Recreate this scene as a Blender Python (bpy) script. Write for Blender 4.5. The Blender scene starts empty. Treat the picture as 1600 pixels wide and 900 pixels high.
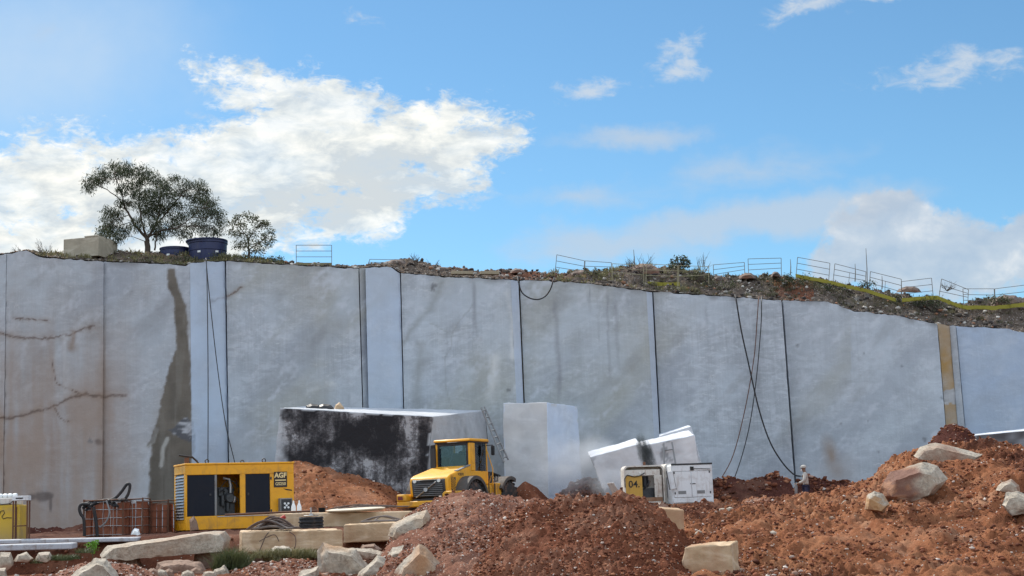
import bpy, bmesh, math, random
import numpy as np
from mathutils import Vector, Matrix, Euler
R = math.radians
random.seed(7); RNG = np.random.default_rng(7)
scene = bpy.context.scene
C = scene.collection

# ------------------------------------------------------------------ camera
F = 2250.0
PITCH, ROLL = R(8.94), R(2.1)
cam_d = bpy.data.cameras.new('camera'); cam = bpy.data.objects.new('camera', cam_d); C.objects.link(cam)
cam_d.sensor_width = 36; cam_d.lens = 36 * F / 1600; cam_d.clip_start = .1; cam_d.clip_end = 3000
CAMZ = 1.6
rotm = Matrix.Rotation(R(90) + PITCH, 3, 'X') @ Matrix.Rotation(-ROLL, 3, 'Z')
cam.matrix_world = Matrix.Translation((0, 0, CAMZ)) @ rotm.to_4x4()
scene.camera = cam
RM = np.array(rotm)

def P(px, py, Y):
    """a point of the place: where the sight line of a photo position meets the depth Y"""
    px = np.asarray(px, float); py = np.asarray(py, float); Y = np.asarray(Y, float)
    px, py, Y = np.broadcast_arrays(px, py, Y)
    d = np.stack([(px - 800) / F, -(py - 450) / F, -np.ones_like(px)], -1) @ RM.T
    return d * (Y / d[..., 1])[..., None] + np.array([0, 0, CAMZ])

def PV(px, py, Y): return Vector(P(px, py, Y).tolist())

# ------------------------------------------------------------------ noise
def _h(ix, iy, iz, seed):
    with np.errstate(over='ignore'):
        n = (ix.astype(np.uint32) * np.uint32(374761393) + iy.astype(np.uint32) * np.uint32(668265263)
             + iz.astype(np.uint32) * np.uint32(2246822519) + np.uint32((seed * 974711 + 12345) & 0xffffffff))
        n = (n ^ (n >> np.uint32(13))) * np.uint32(1274126177)
        n = (n ^ (n >> np.uint32(16))) * np.uint32(2654435761)
        n = n ^ (n >> np.uint32(15))
    return n.astype(np.float64) / 4294967295.0

def vnoise(p, seed=0):
    f = np.floor(p); t = p - f; i = f.astype(np.int64) & 0xffffffff
    t = t * t * (3 - 2 * t)
    r = 0
    for dx in (0, 1):
        for dy in (0, 1):
            for dz in (0, 1):
                w = (t[..., 0] if dx else 1 - t[..., 0]) * (t[..., 1] if dy else 1 - t[..., 1]) * (t[..., 2] if dz else 1 - t[..., 2])
                r = r + w * _h((i[..., 0] + dx) & 0xffffffff, (i[..., 1] + dy) & 0xffffffff, (i[..., 2] + dz) & 0xffffffff, seed)
    return r

def fbm(p, scale=1.0, oct=4, seed=0, gain=.5, ridge=False):
    p = np.asarray(p, float) * scale; a = 1.0; s = 0; tot = 0
    for o in range(oct):
        n = vnoise(p * (2.03 ** o) + 17.3 * o, seed + o)
        n = 1 - np.abs(2 * n - 1) * 2 if ridge else 2 * n - 1
        s = s + a * n; tot += a; a *= gain
    return s / tot

def sstep(a, b, x):
    t = np.clip((x - a) / (b - a), 0, 1); return t * t * (3 - 2 * t)

# ------------------------------------------------------------------ objects
def tag(o, label=None, cat=None, group=None, kind=None):
    if label: o['label'] = label
    if cat: o['category'] = cat
    if group: o['group'] = group
    if kind: o['kind'] = kind
    return o

def thing(name, loc, rot=(0, 0, 0), label=None, cat=None, group=None):
    o = bpy.data.objects.new(name, None); C.objects.link(o)
    o.location = loc; o.rotation_euler = rot; o.empty_display_size = .2
    return tag(o, label, cat, group)

def link_mesh(name, me, parent=None, mat=None, loc=None):
    o = bpy.data.objects.new(name, me); C.objects.link(o)
    if mat: me.materials.append(mat)
    if parent: o.parent = parent
    if loc is not None: o.location = loc
    return o

def finish(me, smooth, angle=35):
    if smooth:
        me.polygons.foreach_set('use_smooth', [True] * len(me.polygons))
        if angle < 180: me.set_sharp_from_angle(angle=R(angle))
    me.update()

class MB:
    def __init__(s): s.v = []; s.f = []
    def add(s, vs, fs):
        b = len(s.v); s.v += [tuple(map(float, v)) for v in vs]; s.f += [tuple(b + i for i in f) for f in fs]; return s
    def box(s, c, d, rot=None):
        vs = [Vector((x * d[0] / 2, y * d[1] / 2, z * d[2] / 2)) for x in (-1, 1) for y in (-1, 1) for z in (-1, 1)]
        if rot: m = Euler(rot).to_matrix(); vs = [m @ v for v in vs]
        c = Vector(c)
        return s.add([v + c for v in vs], [(0, 1, 3, 2), (4, 6, 7, 5), (0, 4, 5, 1), (2, 3, 7, 6), (0, 2, 6, 4), (1, 5, 7, 3)])
    def b(s, x0, x1, y0, y1, z0, z1): return s.box(((x0 + x1) / 2, (y0 + y1) / 2, (z0 + z1) / 2), (x1 - x0, y1 - y0, z1 - z0))
    def hexa(s, p8):   # bl br tr tl front, then back
        return s.add(p8, [(0, 1, 2, 3), (5, 4, 7, 6), (4, 0, 3, 7), (1, 5, 6, 2), (3, 2, 6, 7), (4, 5, 1, 0)])
    def prism(s, poly, axis, a, b):
        n = len(poly)
        def mk(p, t): return {'x': (t, p[0], p[1]), 'y': (p[0], t, p[1]), 'z': (p[0], p[1], t)}[axis]
        vs = [mk(p, a) for p in poly] + [mk(p, b) for p in poly]
        fs = [tuple(range(n))[::-1], tuple(range(n, 2 * n))] + [(i, (i + 1) % n, n + (i + 1) % n, n + i) for i in range(n)]
        return s.add(vs, fs)
    def tube(s, pts, r, n=8, caps=True):
        pts = [Vector(p) for p in pts]; m = len(pts)
        rs = r if isinstance(r, (list, tuple)) else [r] * m
        ref = None; rings = []
        for i, p in enumerate(pts):
            t = (pts[min(i + 1, m - 1)] - pts[max(i - 1, 0)])
            t = t.normalized() if t.length > 1e-9 else Vector((0, 0, 1))
            if ref is None: ref = Vector((0, 0, 1)) if abs(t.z) < .9 else Vector((1, 0, 0))
            u = t.cross(ref); u = u.normalized() if u.length > 1e-6 else t.orthogonal().normalized()
            w = u.cross(t).normalized(); ref = w
            rings.append([p + (u * math.cos(2 * math.pi * k / n) + w * math.sin(2 * math.pi * k / n)) * rs[i] for k in range(n)])
        vs = [v for ring in rings for v in ring]
        fs = [(i * n + k, i * n + (k + 1) % n, (i + 1) * n + (k + 1) % n, (i + 1) * n + k) for i in range(m - 1) for k in range(n)]
        if caps: fs += [tuple(range(n))[::-1], tuple(range((m - 1) * n, m * n))]
        return s.add(vs, fs)
    def lathe(s, prof, n=24, c=(0, 0, 0), axis='z'):
        vs = []
        for r, z in prof:
            for k in range(n):
                a = 2 * math.pi * k / n
                v = (r * math.cos(a), r * math.sin(a), z)
                if axis == 'x': v = (v[2], v[0], v[1])
                if axis == 'y': v = (v[0], v[2], v[1])
                vs.append((v[0] + c[0], v[1] + c[1], v[2] + c[2]))
        m = len(prof)
        fs = [(i * n + k, i * n + (k + 1) % n, (i + 1) * n + (k + 1) % n, (i + 1) * n + k) for i in range(m - 1) for k in range(n)]
        fs += [tuple(range(n))[::-1], tuple(range((m - 1) * n, m * n))]
        return s.add(vs, fs)
    def build(s, name, mat, parent=None, org=None, bevel=0, smooth=True, angle=35, segs=2):
        """org: world point the vertices are measured from (the parent's place, or the object's own)"""
        o3 = Vector(org) if org is not None else Vector((0, 0, 0))
        me = bpy.data.meshes.new(name)
        me.from_pydata([tuple(Vector(v) - o3) for v in s.v], [], s.f)
        bm = bmesh.new(); bm.from_mesh(me)
        bmesh.ops.recalc_face_normals(bm, faces=bm.faces); bm.to_mesh(me); bm.free()
        finish(me, smooth, angle)
        o = link_mesh(name, me, parent, mat, None if parent or org is None else o3)
        if bevel:
            md = o.modifiers.new('bevel', 'BEVEL'); md.width = bevel; md.segments = segs; md.limit_method = 'ANGLE'; md.angle_limit = R(40)
        return o

def grid_mesh(name, pos, mat, tint=None, parent=None, org=(0, 0, 0), closed_back=None, smooth=True):
    """pos: (nv, nu, 3); closed_back: vector the sheet is thickened along"""
    nv, nu, _ = pos.shape
    org = np.array(org, float)
    v = pos.reshape(-1, 3) - org
    i = np.arange(nv * nu).reshape(nv, nu)
    f = np.stack([i[:-1, :-1], i[:-1, 1:], i[1:, 1:], i[1:, :-1]], -1).reshape(-1, 4)
    if closed_back is not None:
        ring = np.concatenate([i[0, :], i[1:, -1], i[-1, :-1][::-1], i[1:-1, 0][::-1]])
        n0 = len(v); back = v[ring] + np.array(closed_back, float); v = np.concatenate([v, back])
        k = np.arange(len(ring)); k2 = (k + 1) % len(ring)
        f = np.concatenate([f, np.stack([ring[k2], ring[k], n0 + k, n0 + k2], -1)])
        if tint is not None: tint = np.concatenate([tint.reshape(-1, 4), tint.reshape(-1, 4)[ring]])
    me = bpy.data.meshes.new(name)
    me.vertices.add(len(v)); me.vertices.foreach_set('co', v.ravel())
    me.loops.add(f.size); me.loops.foreach_set('vertex_index', f.ravel().astype(np.int32))
    me.polygons.add(len(f)); me.polygons.foreach_set('loop_start', np.arange(0, f.size, 4, dtype=np.int32))
    me.update(calc_edges=True)
    finish(me, smooth, 50 if closed_back is not None else 180)
    if tint is not None:
        at = me.color_attributes.new('tint', 'FLOAT_COLOR', 'POINT'); at.data.foreach_set('color', tint.reshape(-1, 4).astype(np.float32).ravel())
    return link_mesh(name, me, parent, mat, None if parent else org)

def raw_mesh(name, v, f, mat, tint=None, parent=None, org=(0, 0, 0), smooth=False):
    v = np.asarray(v, float) - np.array(org, float); f = np.asarray(f); k = f.shape[1]
    me = bpy.data.meshes.new(name)
    me.vertices.add(len(v)); me.vertices.foreach_set('co', v.ravel())
    me.loops.add(f.size); me.loops.foreach_set('vertex_index', f.ravel().astype(np.int32))
    me.polygons.add(len(f)); me.polygons.foreach_set('loop_start', np.arange(0, f.size, k, dtype=np.int32))
    me.update(calc_edges=True); finish(me, smooth, 180)
    if tint is not None:
        at = me.color_attributes.new('tint', 'FLOAT_COLOR', 'POINT'); at.data.foreach_set('color', np.asarray(tint, np.float32).ravel())
    return link_mesh(name, me, parent, mat, None if parent else org)

def text_part(name, s, size, mat, parent, loc, rot, bold=0.0, extrude=.002, align='CENTER'):
    cu = bpy.data.curves.new(name, 'FONT'); cu.body = s; cu.size = size; cu.extrude = extrude; cu.offset = bold
    cu.align_x = align; cu.align_y = 'CENTER'
    t = bpy.data.objects.new('tmp', cu); C.objects.link(t)
    dg = bpy.context.evaluated_depsgraph_get(); dg.update()
    me = bpy.data.meshes.new_from_object(t.evaluated_get(dg)); bpy.data.objects.remove(t)
    me.materials.clear()
    o = link_mesh(name, me, parent, mat, loc); o.rotation_euler = rot
    return o

# ------------------------------------------------------------------ materials
def M(name):
    m = bpy.data.materials.new(name); m.use_nodes = True
    nt = m.node_tree; b = nt.nodes['Principled BSDF']
    return m, nt, b

def nn(nt, typ, **kw):
    n = nt.nodes.new(typ)
    for k, v in kw.items():
        if k.startswith('i_'): n.inputs[k[2:].replace('_', ' ')].default_value = v
        else: setattr(n, k, v)
    return n

def ramp(nt, fac, stops):
    r = nt.nodes.new('ShaderNodeValToRGB'); e = r.color_ramp.elements
    while len(e) < len(stops): e.new(.5)
    for el, (p, c) in zip(e, stops): el.position = p; el.color = (*c, 1) if len(c) == 3 else c
    nt.links.new(fac, r.inputs['Fac']); return r.outputs['Color']

def noise_tex(nt, vec, scale, detail=6, rough=.55, stretch=None, dist=0.0):
    if stretch:
        mp = nt.nodes.new('ShaderNodeMapping'); mp.inputs['Scale'].default_value = stretch
        nt.links.new(vec, mp.inputs['Vector']); vec = mp.outputs['Vector']
    n = nn(nt, 'ShaderNodeTexNoise'); n.inputs['Scale'].default_value = scale; n.inputs['Detail'].default_value = detail
    n.inputs['Roughness'].default_value = rough; n.inputs['Distortion'].default_value = dist
    nt.links.new(vec, n.inputs['Vector']); return n.outputs['Fac']

def mixc(nt, fac, a, b, blend='MIX'):
    m = nt.nodes.new('ShaderNodeMix'); m.data_type = 'RGBA'; m.blend_type = blend
    for s, x in ((m.inputs['Factor'], fac), (m.inputs['A'], a), (m.inputs['B'], b)):
        if hasattr(x, 'is_linked'): nt.links.new(x, s)
        elif isinstance(x, (int, float)): s.default_value = x
        else: s.default_value = (*x, 1)
    # RGBA sockets share names with other types: set the colour ones
    return m

def mix(nt, fac, a, b, blend='MIX'):
    m = nt.nodes.new('ShaderNodeMix'); m.data_type = 'RGBA'; m.blend_type = blend
    ins = {'f': m.inputs[0], 'a': m.inputs[6], 'b': m.inputs[7]}
    for k, x in (('f', fac), ('a', a), ('b', b)):
        s = ins[k]
        if isinstance(x, bpy.types.NodeSocket): nt.links.new(x, s)
        elif k == 'f': s.default_value = x
        else: s.default_value = (*x, 1)
    return m.outputs[2]

def bump(nt, b, h, strength, dist):
    n = nn(nt, 'ShaderNodeBump'); n.inputs['Strength'].default_value = strength; n.inputs['Distance'].default_value = dist
    nt.links.new(h, n.inputs['Height']); nt.links.new(n.outputs['Normal'], b.inputs['Normal']); return n

def objco(nt): return nn(nt, 'ShaderNodeTexCoord').outputs['Object']
def geoco(nt): return nn(nt, 'ShaderNodeNewGeometry').outputs['Position']

def stone_mat(name, dark, mid, light, scale=.5, bumpd=.01, rough=.8, streak=.35, speck=.25, attr=True, vein=None, bscale=9):
    m, nt, b = M(name); co = geoco(nt)
    n1 = noise_tex(nt, co, scale, 9, .62, dist=.7)
    c = ramp(nt, n1, [(.28, dark), (.5, mid), (.72, light)])
    n2 = noise_tex(nt, co, scale * 7, 6, .7)
    c = mix(nt, speck, c, ramp(nt, n2, [(.35, tuple(x * .62 for x in mid)), (.65, tuple(min(1, x * 1.3) for x in mid))]))
    if streak:
        n3 = noise_tex(nt, co, 1.0, 6, .6, stretch=(1.7, 1.7, .07))
        c = mix(nt, streak, c, ramp(nt, n3, [(.32, tuple(x * .72 for x in mid)), (.5, mid), (.7, tuple(min(1, x * 1.22) for x in light))]))
        nd = noise_tex(nt, co, .8, 7, .65, stretch=(1.0, 1.0, 2.6), dist=1.2)     # slanting cloudy veins of the stone
        c = mix(nt, .36, c, ramp(nt, nd, [(.40, tuple(x * .78 for x in mid)), (.5, mid), (.6, tuple(min(1, x * 1.25) for x in light))]))
    if name == 'cut_stone':     # fine saw lines and slanting mineral grain
        nl = noise_tex(nt, co, 1.0, 3, .6, stretch=(26, 26, .25)); nl2 = noise_tex(nt, co, 1.0, 8, .72, stretch=(1.6, 1.6, 4.5), dist=2.0)
        c = mix(nt, .16, c, ramp(nt, nl, [(.35, tuple(x * .6 for x in mid)), (.65, tuple(min(1, x * 1.4) for x in mid))]))
        c = mix(nt, ramp(nt, nl2, [(.55, (0, 0, 0)), (.68, (.7,) * 3)]), c, (.66, .68, .70))
        nl3 = noise_tex(nt, co, 1.0, 9, .75, stretch=(1.2, 1.2, 3.4), dist=2.6)
        c = mix(nt, ramp(nt, nl3, [(.57, (0, 0, 0)), (.70, (.55,) * 3)]), c, (.27, .275, .28))
    if vein:
        nv = noise_tex(nt, co, scale * 1.6, 5, .5, dist=1.5)
        c = mix(nt, ramp(nt, nv, [(.485, (0, 0, 0)), (.5, (.55,) * 3), (.515, (0, 0, 0))]), c, vein)
    if attr:
        a = nn(nt, 'ShaderNodeAttribute', attribute_name='tint')
        c = mix(nt, a.outputs['Alpha'], c, a.outputs['Color'])
    nt.links.new(c, b.inputs['Base Color']); b.inputs['Roughness'].default_value = rough
    b.inputs['Specular IOR Level'].default_value = .3
    nb = noise_tex(nt, co, bscale, 8, .7); bump(nt, b, nb, .6, bumpd)
    return m

def soil_mat(name, dark, mid, light, speck=(.55, .47, .38), speckamt=.5, scale=.7, rough=.95):
    m, nt, b = M(name); co = geoco(nt)
    c = ramp(nt, noise_tex(nt, co, scale, 10, .65, dist=.4), [(.3, dark), (.5, mid), (.7, light)])
    c = mix(nt, .45, c, ramp(nt, noise_tex(nt, co, 9, 6, .7), [(.35, tuple(x * .55 for x in mid)), (.65, tuple(min(1, x * 1.5) for x in mid))]))
    vz = nn(nt, 'ShaderNodeTexVoronoi'); vz.inputs['Scale'].default_value = 16; nt.links.new(co, vz.inputs['Vector'])
    sel = nn(nt, 'ShaderNodeSeparateColor'); nt.links.new(vz.outputs['Color'], sel.inputs[0])
    f1 = ramp(nt, sel.outputs[0], [(1 - .30 * speckamt - .02, (0, 0, 0)), (1 - .30 * speckamt, (1, 1, 1))])
    f2 = ramp(nt, vz.outputs['Distance'], [(.22, (1, 1, 1)), (.34, (0, 0, 0))])
    c = mix(nt, mix(nt, 1.0, f1, f2, 'MULTIPLY'), c, speck)
    a = nn(nt, 'ShaderNodeAttribute', attribute_name='tint')
    c = mix(nt, a.outputs['Alpha'], c, a.outputs['Color'])
    nt.links.new(c, b.inputs['Base Color']); b.inputs['Roughness'].default_value = rough
    b.inputs['Specular IOR Level'].default_value = .1
    h = mix(nt, .5, noise_tex(nt, co, 7, 8, .75), noise_tex(nt, co, 26, 6, .7))
    bump(nt, b, h, 1.0, .09)
    return m

def attr_mat(name, rough=.9, bumps=60, bd=.01, tex=.25):
    m, nt, b = M(name); co = geoco(nt)
    a = nn(nt, 'ShaderNodeAttribute', attribute_name='tint')
    n = noise_tex(nt, co, 14, 5, .7)
    c = mix(nt, tex, a.outputs['Color'], ramp(nt, n, [(.3, (.08, .05, .035)), (.7, (.7, .6, .5))]), 'OVERLAY')
    nt.links.new(c, b.inputs['Base Color']); b.inputs['Roughness'].default_value = rough
    b.inputs['Specular IOR Level'].default_value = .2
    bump(nt, b, noise_tex(nt, co, bumps, 4, .6), .5, bd); return m

def paint_mat(name, col, rough=.45, dirt=(.22, .12, .07), amt=.35, metal=0.0, scale=2.2, rust=None, low=None, bumpd=.002):
    """painted or plain surface with patchy dirt; low=(z0,z1): more dirt towards the bottom (object space)"""
    m, nt, b = M(name); co = objco(nt)
    n = noise_tex(nt, co, scale, 9, .68, dist=.5)
    fac = ramp(nt, n, [(.5, (0, 0, 0)), (.78, (amt,) * 3)])
    c = mix(nt, .10, col, ramp(nt, noise_tex(nt, co, .9, 4, .6), [(.3, tuple(x * .75 for x in col)), (.7, tuple(min(1, x * 1.2) for x in col))]))
    c = mix(nt, fac, c, dirt)
    st = noise_tex(nt, co, 1.0, 7, .6, stretch=(9, 9, .8))
    c = mix(nt, ramp(nt, st, [(.56, (0, 0, 0)), (.74, (amt * .8,) * 3)]), c, dirt)
    if low:
        sp = nn(nt, 'ShaderNodeSeparateXYZ'); nt.links.new(co, sp.inputs[0])
        mr = nn(nt, 'ShaderNodeMapRange'); mr.inputs['From Min'].default_value = low[0]; mr.inputs['From Max'].default_value = low[1]
        mr.inputs['To Min'].default_value = .75; mr.inputs['To Max'].default_value = 0; nt.links.new(sp.outputs['Z'], mr.inputs['Value'])
        mm = nn(nt, 'ShaderNodeMath', operation='MULTIPLY'); nt.links.new(mr.outputs[0], mm.inputs[0])
        nt.links.new(ramp(nt, noise_tex(nt, co, 3, 8, .7), [(.25, (.3,) * 3), (.65, (1, 1, 1))]), mm.inputs[1])
        c = mix(nt, mm.outputs[0], c, dirt)
    if rust:
        nr = noise_tex(nt, co, 5, 9, .75)
        c = mix(nt, ramp(nt, nr, [(.58, (0, 0, 0)), (.64, (1, 1, 1))]), c, rust)
    nt.links.new(c, b.inputs['Base Color'])
    rr = ramp(nt, n, [(.4, (rough,) * 3), (.8, (min(1, rough + .3),) * 3)]); nt.links.new(rr, b.inputs['Roughness'])
    b.inputs['Metallic'].default_value = metal
    bump(nt, b, noise_tex(nt, co, 25, 5, .6), .3, bumpd)
    return m

def glass_mat(name, tint, refl=.25):
    m, nt, b = M(name); nt.nodes.remove(b); out = nt.nodes['Material Output']
    t = nn(nt, 'ShaderNodeBsdfTransparent'); t.inputs[0].default_value = (*tint, 1)
    g = nn(nt, 'ShaderNodeBsdfGlossy'); g.inputs['Roughness'].default_value = .06; g.inputs['Color'].default_value = (.8, .85, .9, 1)
    fr = nn(nt, 'ShaderNodeFresnel'); fr.inputs['IOR'].default_value = 1.5
    ma = nn(nt, 'ShaderNodeMath', operation='ADD'); ma.inputs[1].default_value = refl * .3; nt.links.new(fr.outputs[0], ma.inputs[0])
    s = nn(nt, 'ShaderNodeMixShader'); nt.links.new(ma.outputs[0], s.inputs[0]); nt.links.new(t.outputs[0], s.inputs[1]); nt.links.new(g.outputs[0], s.inputs[2])
    nt.links.new(s.outputs[0], out.inputs['Surface']); return m

def leaf_mat(name, c1, c2):
    m, nt, b = M(name)
    n = noise_tex(nt, geoco(nt), 2.5, 4, .6)
    c = ramp(nt, n, [(.3, c1), (.7, c2)])
    nt.links.new(c, b.inputs['Base Color']); b.inputs['Roughness'].default_value = .6
    tr = nn(nt, 'ShaderNodeBsdfTranslucent'); nt.links.new(c, tr.inputs[0])
    s = nn(nt, 'ShaderNodeMixShader'); s.inputs[0].default_value = .25
    nt.links.new(b.outputs[0], s.inputs[1]); nt.links.new(tr.outputs[0], s.inputs[2])
    nt.links.new(s.outputs[0], nt.nodes['Material Output'].inputs['Surface']); return m

WALL = stone_mat('cut_stone', (.325, .35, .378), (.42, .452, .49), (.53, .565, .61), scale=.22, bumpd=.02, streak=.42, speck=.42)
BLOCKM = stone_mat('block_stone', (.44, .46, .49), (.55, .57, .61), (.68, .69, .71), scale=.5, bumpd=.012, streak=.3, speck=.2)
PALE = stone_mat('pale_rock', (.20, .15, .105), (.43, .365, .285), (.63, .58, .50), scale=1.7, bumpd=.09, streak=0, speck=.65, bscale=6, vein=(.13, .09, .06))
TAN = stone_mat('tan_block_stone', (.36, .235, .135), (.50, .345, .205), (.62, .50, .36), scale=1.3, bumpd=.03, streak=.6, speck=.4, bscale=10)
BOULD = stone_mat('boulder_rock', (.13, .075, .05), (.27, .17, .12), (.46, .37, .31), scale=1.8, bumpd=.10, streak=0, speck=.6, bscale=5)
SOIL = soil_mat('red_soil', (.075, .024, .013), (.18, .063, .033), (.31, .133, .072), speckamt=.30)
SOILD = soil_mat('damp_soil', (.045, .016, .013), (.085, .030, .022), (.15, .058, .040), speckamt=.15)
SOILP = soil_mat('stony_soil', (.15, .060, .040), (.25, .115, .076), (.38, .215, .15), speck=(.55, .44, .36), speckamt=.9)
SOILO = soil_mat('orange_soil', (.12, .040, .020), (.28, .108, .050), (.45, .222, .115), speckamt=.22)
HILL = soil_mat('hilltop_soil', (.055, .045, .038), (.13, .10, .08), (.24, .19, .15), speck=(.55, .53, .50), speckamt=.5, scale=.9)
RUB = attr_mat('rubble')
YEL = paint_mat('yellow_paint', (.80, .36, .004), .42, (.25, .13, .06), .7, bumpd=.006)
YELD = paint_mat('dusty_yellow_paint', (.70, .33, .012), .5, (.22, .11, .06), 1.0, scale=3.0)
WHT = paint_mat('white_paint', (.70, .71, .72), .5, (.30, .22, .17), .55, scale=3, rust=None)
WHTR = paint_mat('rusty_white_paint', (.62, .58, .52), .6, (.26, .12, .06), .8, scale=3.2, rust=(.16, .07, .035))
BEAM = paint_mat('beam_paint', (.40, .41, .44), .7, (.20, .14, .10), 1.0, scale=5)
OCH = paint_mat('ochre_paint', (.52, .30, .05), .6, (.25, .14, .07), .6, scale=4)
DARK = paint_mat('dark_metal', (.025, .025, .028), .5, (.09, .06, .045), .6)
BLK = paint_mat('black_rubber', (.018, .018, .02), .7, (.10, .065, .05), .7)
TYRE = paint_mat('tyre_rubber', (.025, .023, .022), .85, (.24, .12, .075), 1.0, scale=4)
GREY = paint_mat('grey_metal', (.22, .22, .22), .5, (.16, .10, .07), .6, metal=.3)
STEEL = paint_mat('bare_steel', (.42, .42, .42), .4, (.20, .12, .08), .4, metal=.7)
RUST = paint_mat('rusty_steel', (.13, .055, .03), .8, (.05, .03, .02), .8, scale=6)
SLAT = paint_mat('brown_slat', (.26, .085, .042), .8, (.06, .03, .02), .7, scale=5)
RED = paint_mat('red_plastic', (.45, .03, .02), .5, (.2, .1, .07), .4)
HOSE = paint_mat('brown_hose', (.085, .055, .045), .75, (.25, .18, .14), .7, scale=8)
HOSEG = paint_mat('grey_hose', (.17, .14, .125), .75, (.30, .23, .18), .6, scale=8)
TANK = paint_mat('blue_plastic', (.016, .024, .085), .45, (.10, .09, .09), .35)
SIGNB = paint_mat('sign_brown', (.022, .012, .010), .5, (.1, .07, .05), .2)
SIGNY = paint_mat('sign_letter_cream', (.80, .62, .30), .5, (.3, .2, .1), .2)
MARK = paint_mat('black_marker', (.02, .018, .016), .7, (.06, .05, .04), .3)
DOORG = paint_mat('dark_door_panel', (.007, .009, .018), .28, (.025, .022, .022), .35); DOORG.node_tree.nodes['Principled BSDF'].inputs['Specular IOR Level'].default_value = .18
ENG = paint_mat('engine_iron', (.055, .058, .062), .45, (.02, .018, .018), .8, scale=9, metal=.4)
WPLAS = paint_mat('white_plastic', (.80, .81, .80), .4, (.45, .40, .35), .3)
GLASS = glass_mat('cab_glass', (.78, .84, .86), .08)
RAIL = paint_mat('rail_metal', (.20, .19, .17), .6, (.16, .10, .06), .6, metal=.2)
RAILY = paint_mat('yellowed_rail_metal', (.34, .31, .19), .6, (.16, .10, .06), .5)
NET = paint_mat('yellow_net', (.27, .24, .025), .7, (.2, .18, .05), .4)
BARK = paint_mat('bark', (.10, .075, .058), .9, (.05, .04, .03), .7, scale=5)
LEAF = leaf_mat('tree_leaf', (.026, .036, .016), (.070, .085, .034))
LEAF2 = leaf_mat('shrub_leaf', (.045, .055, .022), (.11, .115, .05))
LEAFG = leaf_mat('weed_leaf', (.06, .16, .015), (.14, .30, .03))
GRASS = leaf_mat('dry_grass', (.11, .11, .04), (.26, .22, .10))
GRASSG = leaf_mat('green_grass', (.045, .065, .022), (.12, .13, .05))
SCRUB = leaf_mat('scrub_grass', (.045, .045, .022), (.12, .105, .05))
CLOTH = paint_mat('dusty_white_cloth', (.46, .44, .40), .9, (.25, .20, .16), .5, scale=6)
NAVY = paint_mat('navy_cloth', (.02, .024, .06), .9, (.2, .14, .1), .4, scale=6)
SKIN = paint_mat('skin', (.20, .11, .07), .6, (.2, .13, .1), .2)
CONC = stone_mat('concrete', (.28, .24, .18), (.38, .33, .25), (.48, .43, .34), scale=1.5, bumpd=.01, streak=.3, speck=.3, attr=False)
LENS = paint_mat('lamp_lens', (.75, .75, .70), .2, (.4, .3, .2), .2)
TAIL = paint_mat('tail_lens', (.16, .015, .012), .3, (.2, .1, .05), .4)

# ------------------------------------------------------------------ the cut wall
TOP = np.array([(-120, 398), (0, 398), (40, 392), (60, 401), (100, 405), (162, 409), (230, 411), (290, 415), (302, 411), (352, 408), (430, 413),
                (561, 420), (590, 417), (612, 418), (626, 427), (700, 433), (810, 438), (860, 440), (915, 443), (1019, 456), (1100, 461),
                (1221, 470), (1290, 472), (1330, 486), (1400, 494), (1465, 507), (1500, 511), (1560, 513), (1585, 519), (1760, 526)], float)
SKY = np.array([(-120, 401), (0, 399), (45, 391), (60, 396), (98, 397), (180, 396), (240, 393), (290, 398), (350, 401), (400, 403), (440, 409), (470, 414),
                (545, 418), (590, 412), (640, 405), (665, 409), (700, 418), (760, 425), (800, 422), (850, 428), (868, 428), (900, 423), (930, 426), (990, 415),
                (1050, 420), (1100, 428), (1130, 433), (1180, 430), (1240, 432), (1300, 440), (1350, 450), (1400, 459), (1450, 464), (1500, 474),
                (1560, 466), (1600, 462), (1760, 460)], float)
def topy(px): return np.interp(px, TOP[:, 0], TOP[:, 1])
def skyy(px): return np.interp(px, SKY[:, 0], SKY[:, 1])

def dpoly(PX, PY, pts):
    d = np.full(PX.shape, 1e9)
    for (x0, y0), (x1, y1) in zip(pts[:-1], pts[1:]):
        vx, vy = x1 - x0, y1 - y0; t = np.clip(((PX - x0) * vx + (PY - y0) * vy) / (vx * vx + vy * vy), 0, 1)
        d = np.minimum(d, np.hypot(PX - x0 - t * vx, PY - y0 - t * vy))
    return d

def inpoly(PX, PY, pts):
    ins = np.zeros(PX.shape, bool); n = len(pts)
    for i in range(n):
        x0, y0 = pts[i]; x1, y1 = pts[(i + 1) % n]
        c = ((y0 > PY) != (y1 > PY)) & (PX < (x1 - x0) * (PY - y0) / (y1 - y0 + 1e-9) + x0); ins ^= c
    return ins

def sdist(PX, PY, pts):
    d = dpoly(PX, PY, list(pts) + [pts[0]]); return np.where(inpoly(PX, PY, pts), -d, d)

STAIN = [(260, 420), (271, 419), (276, 440), (290, 478), (296, 540), (297, 600), (299, 655), (303, 672), (301, 718), (296, 790), (233, 792),
         (236, 715), (240, 674), (247, 640), (255, 610), (265, 575), (274, 545), (276, 510), (271, 468), (262, 440)]

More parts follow.
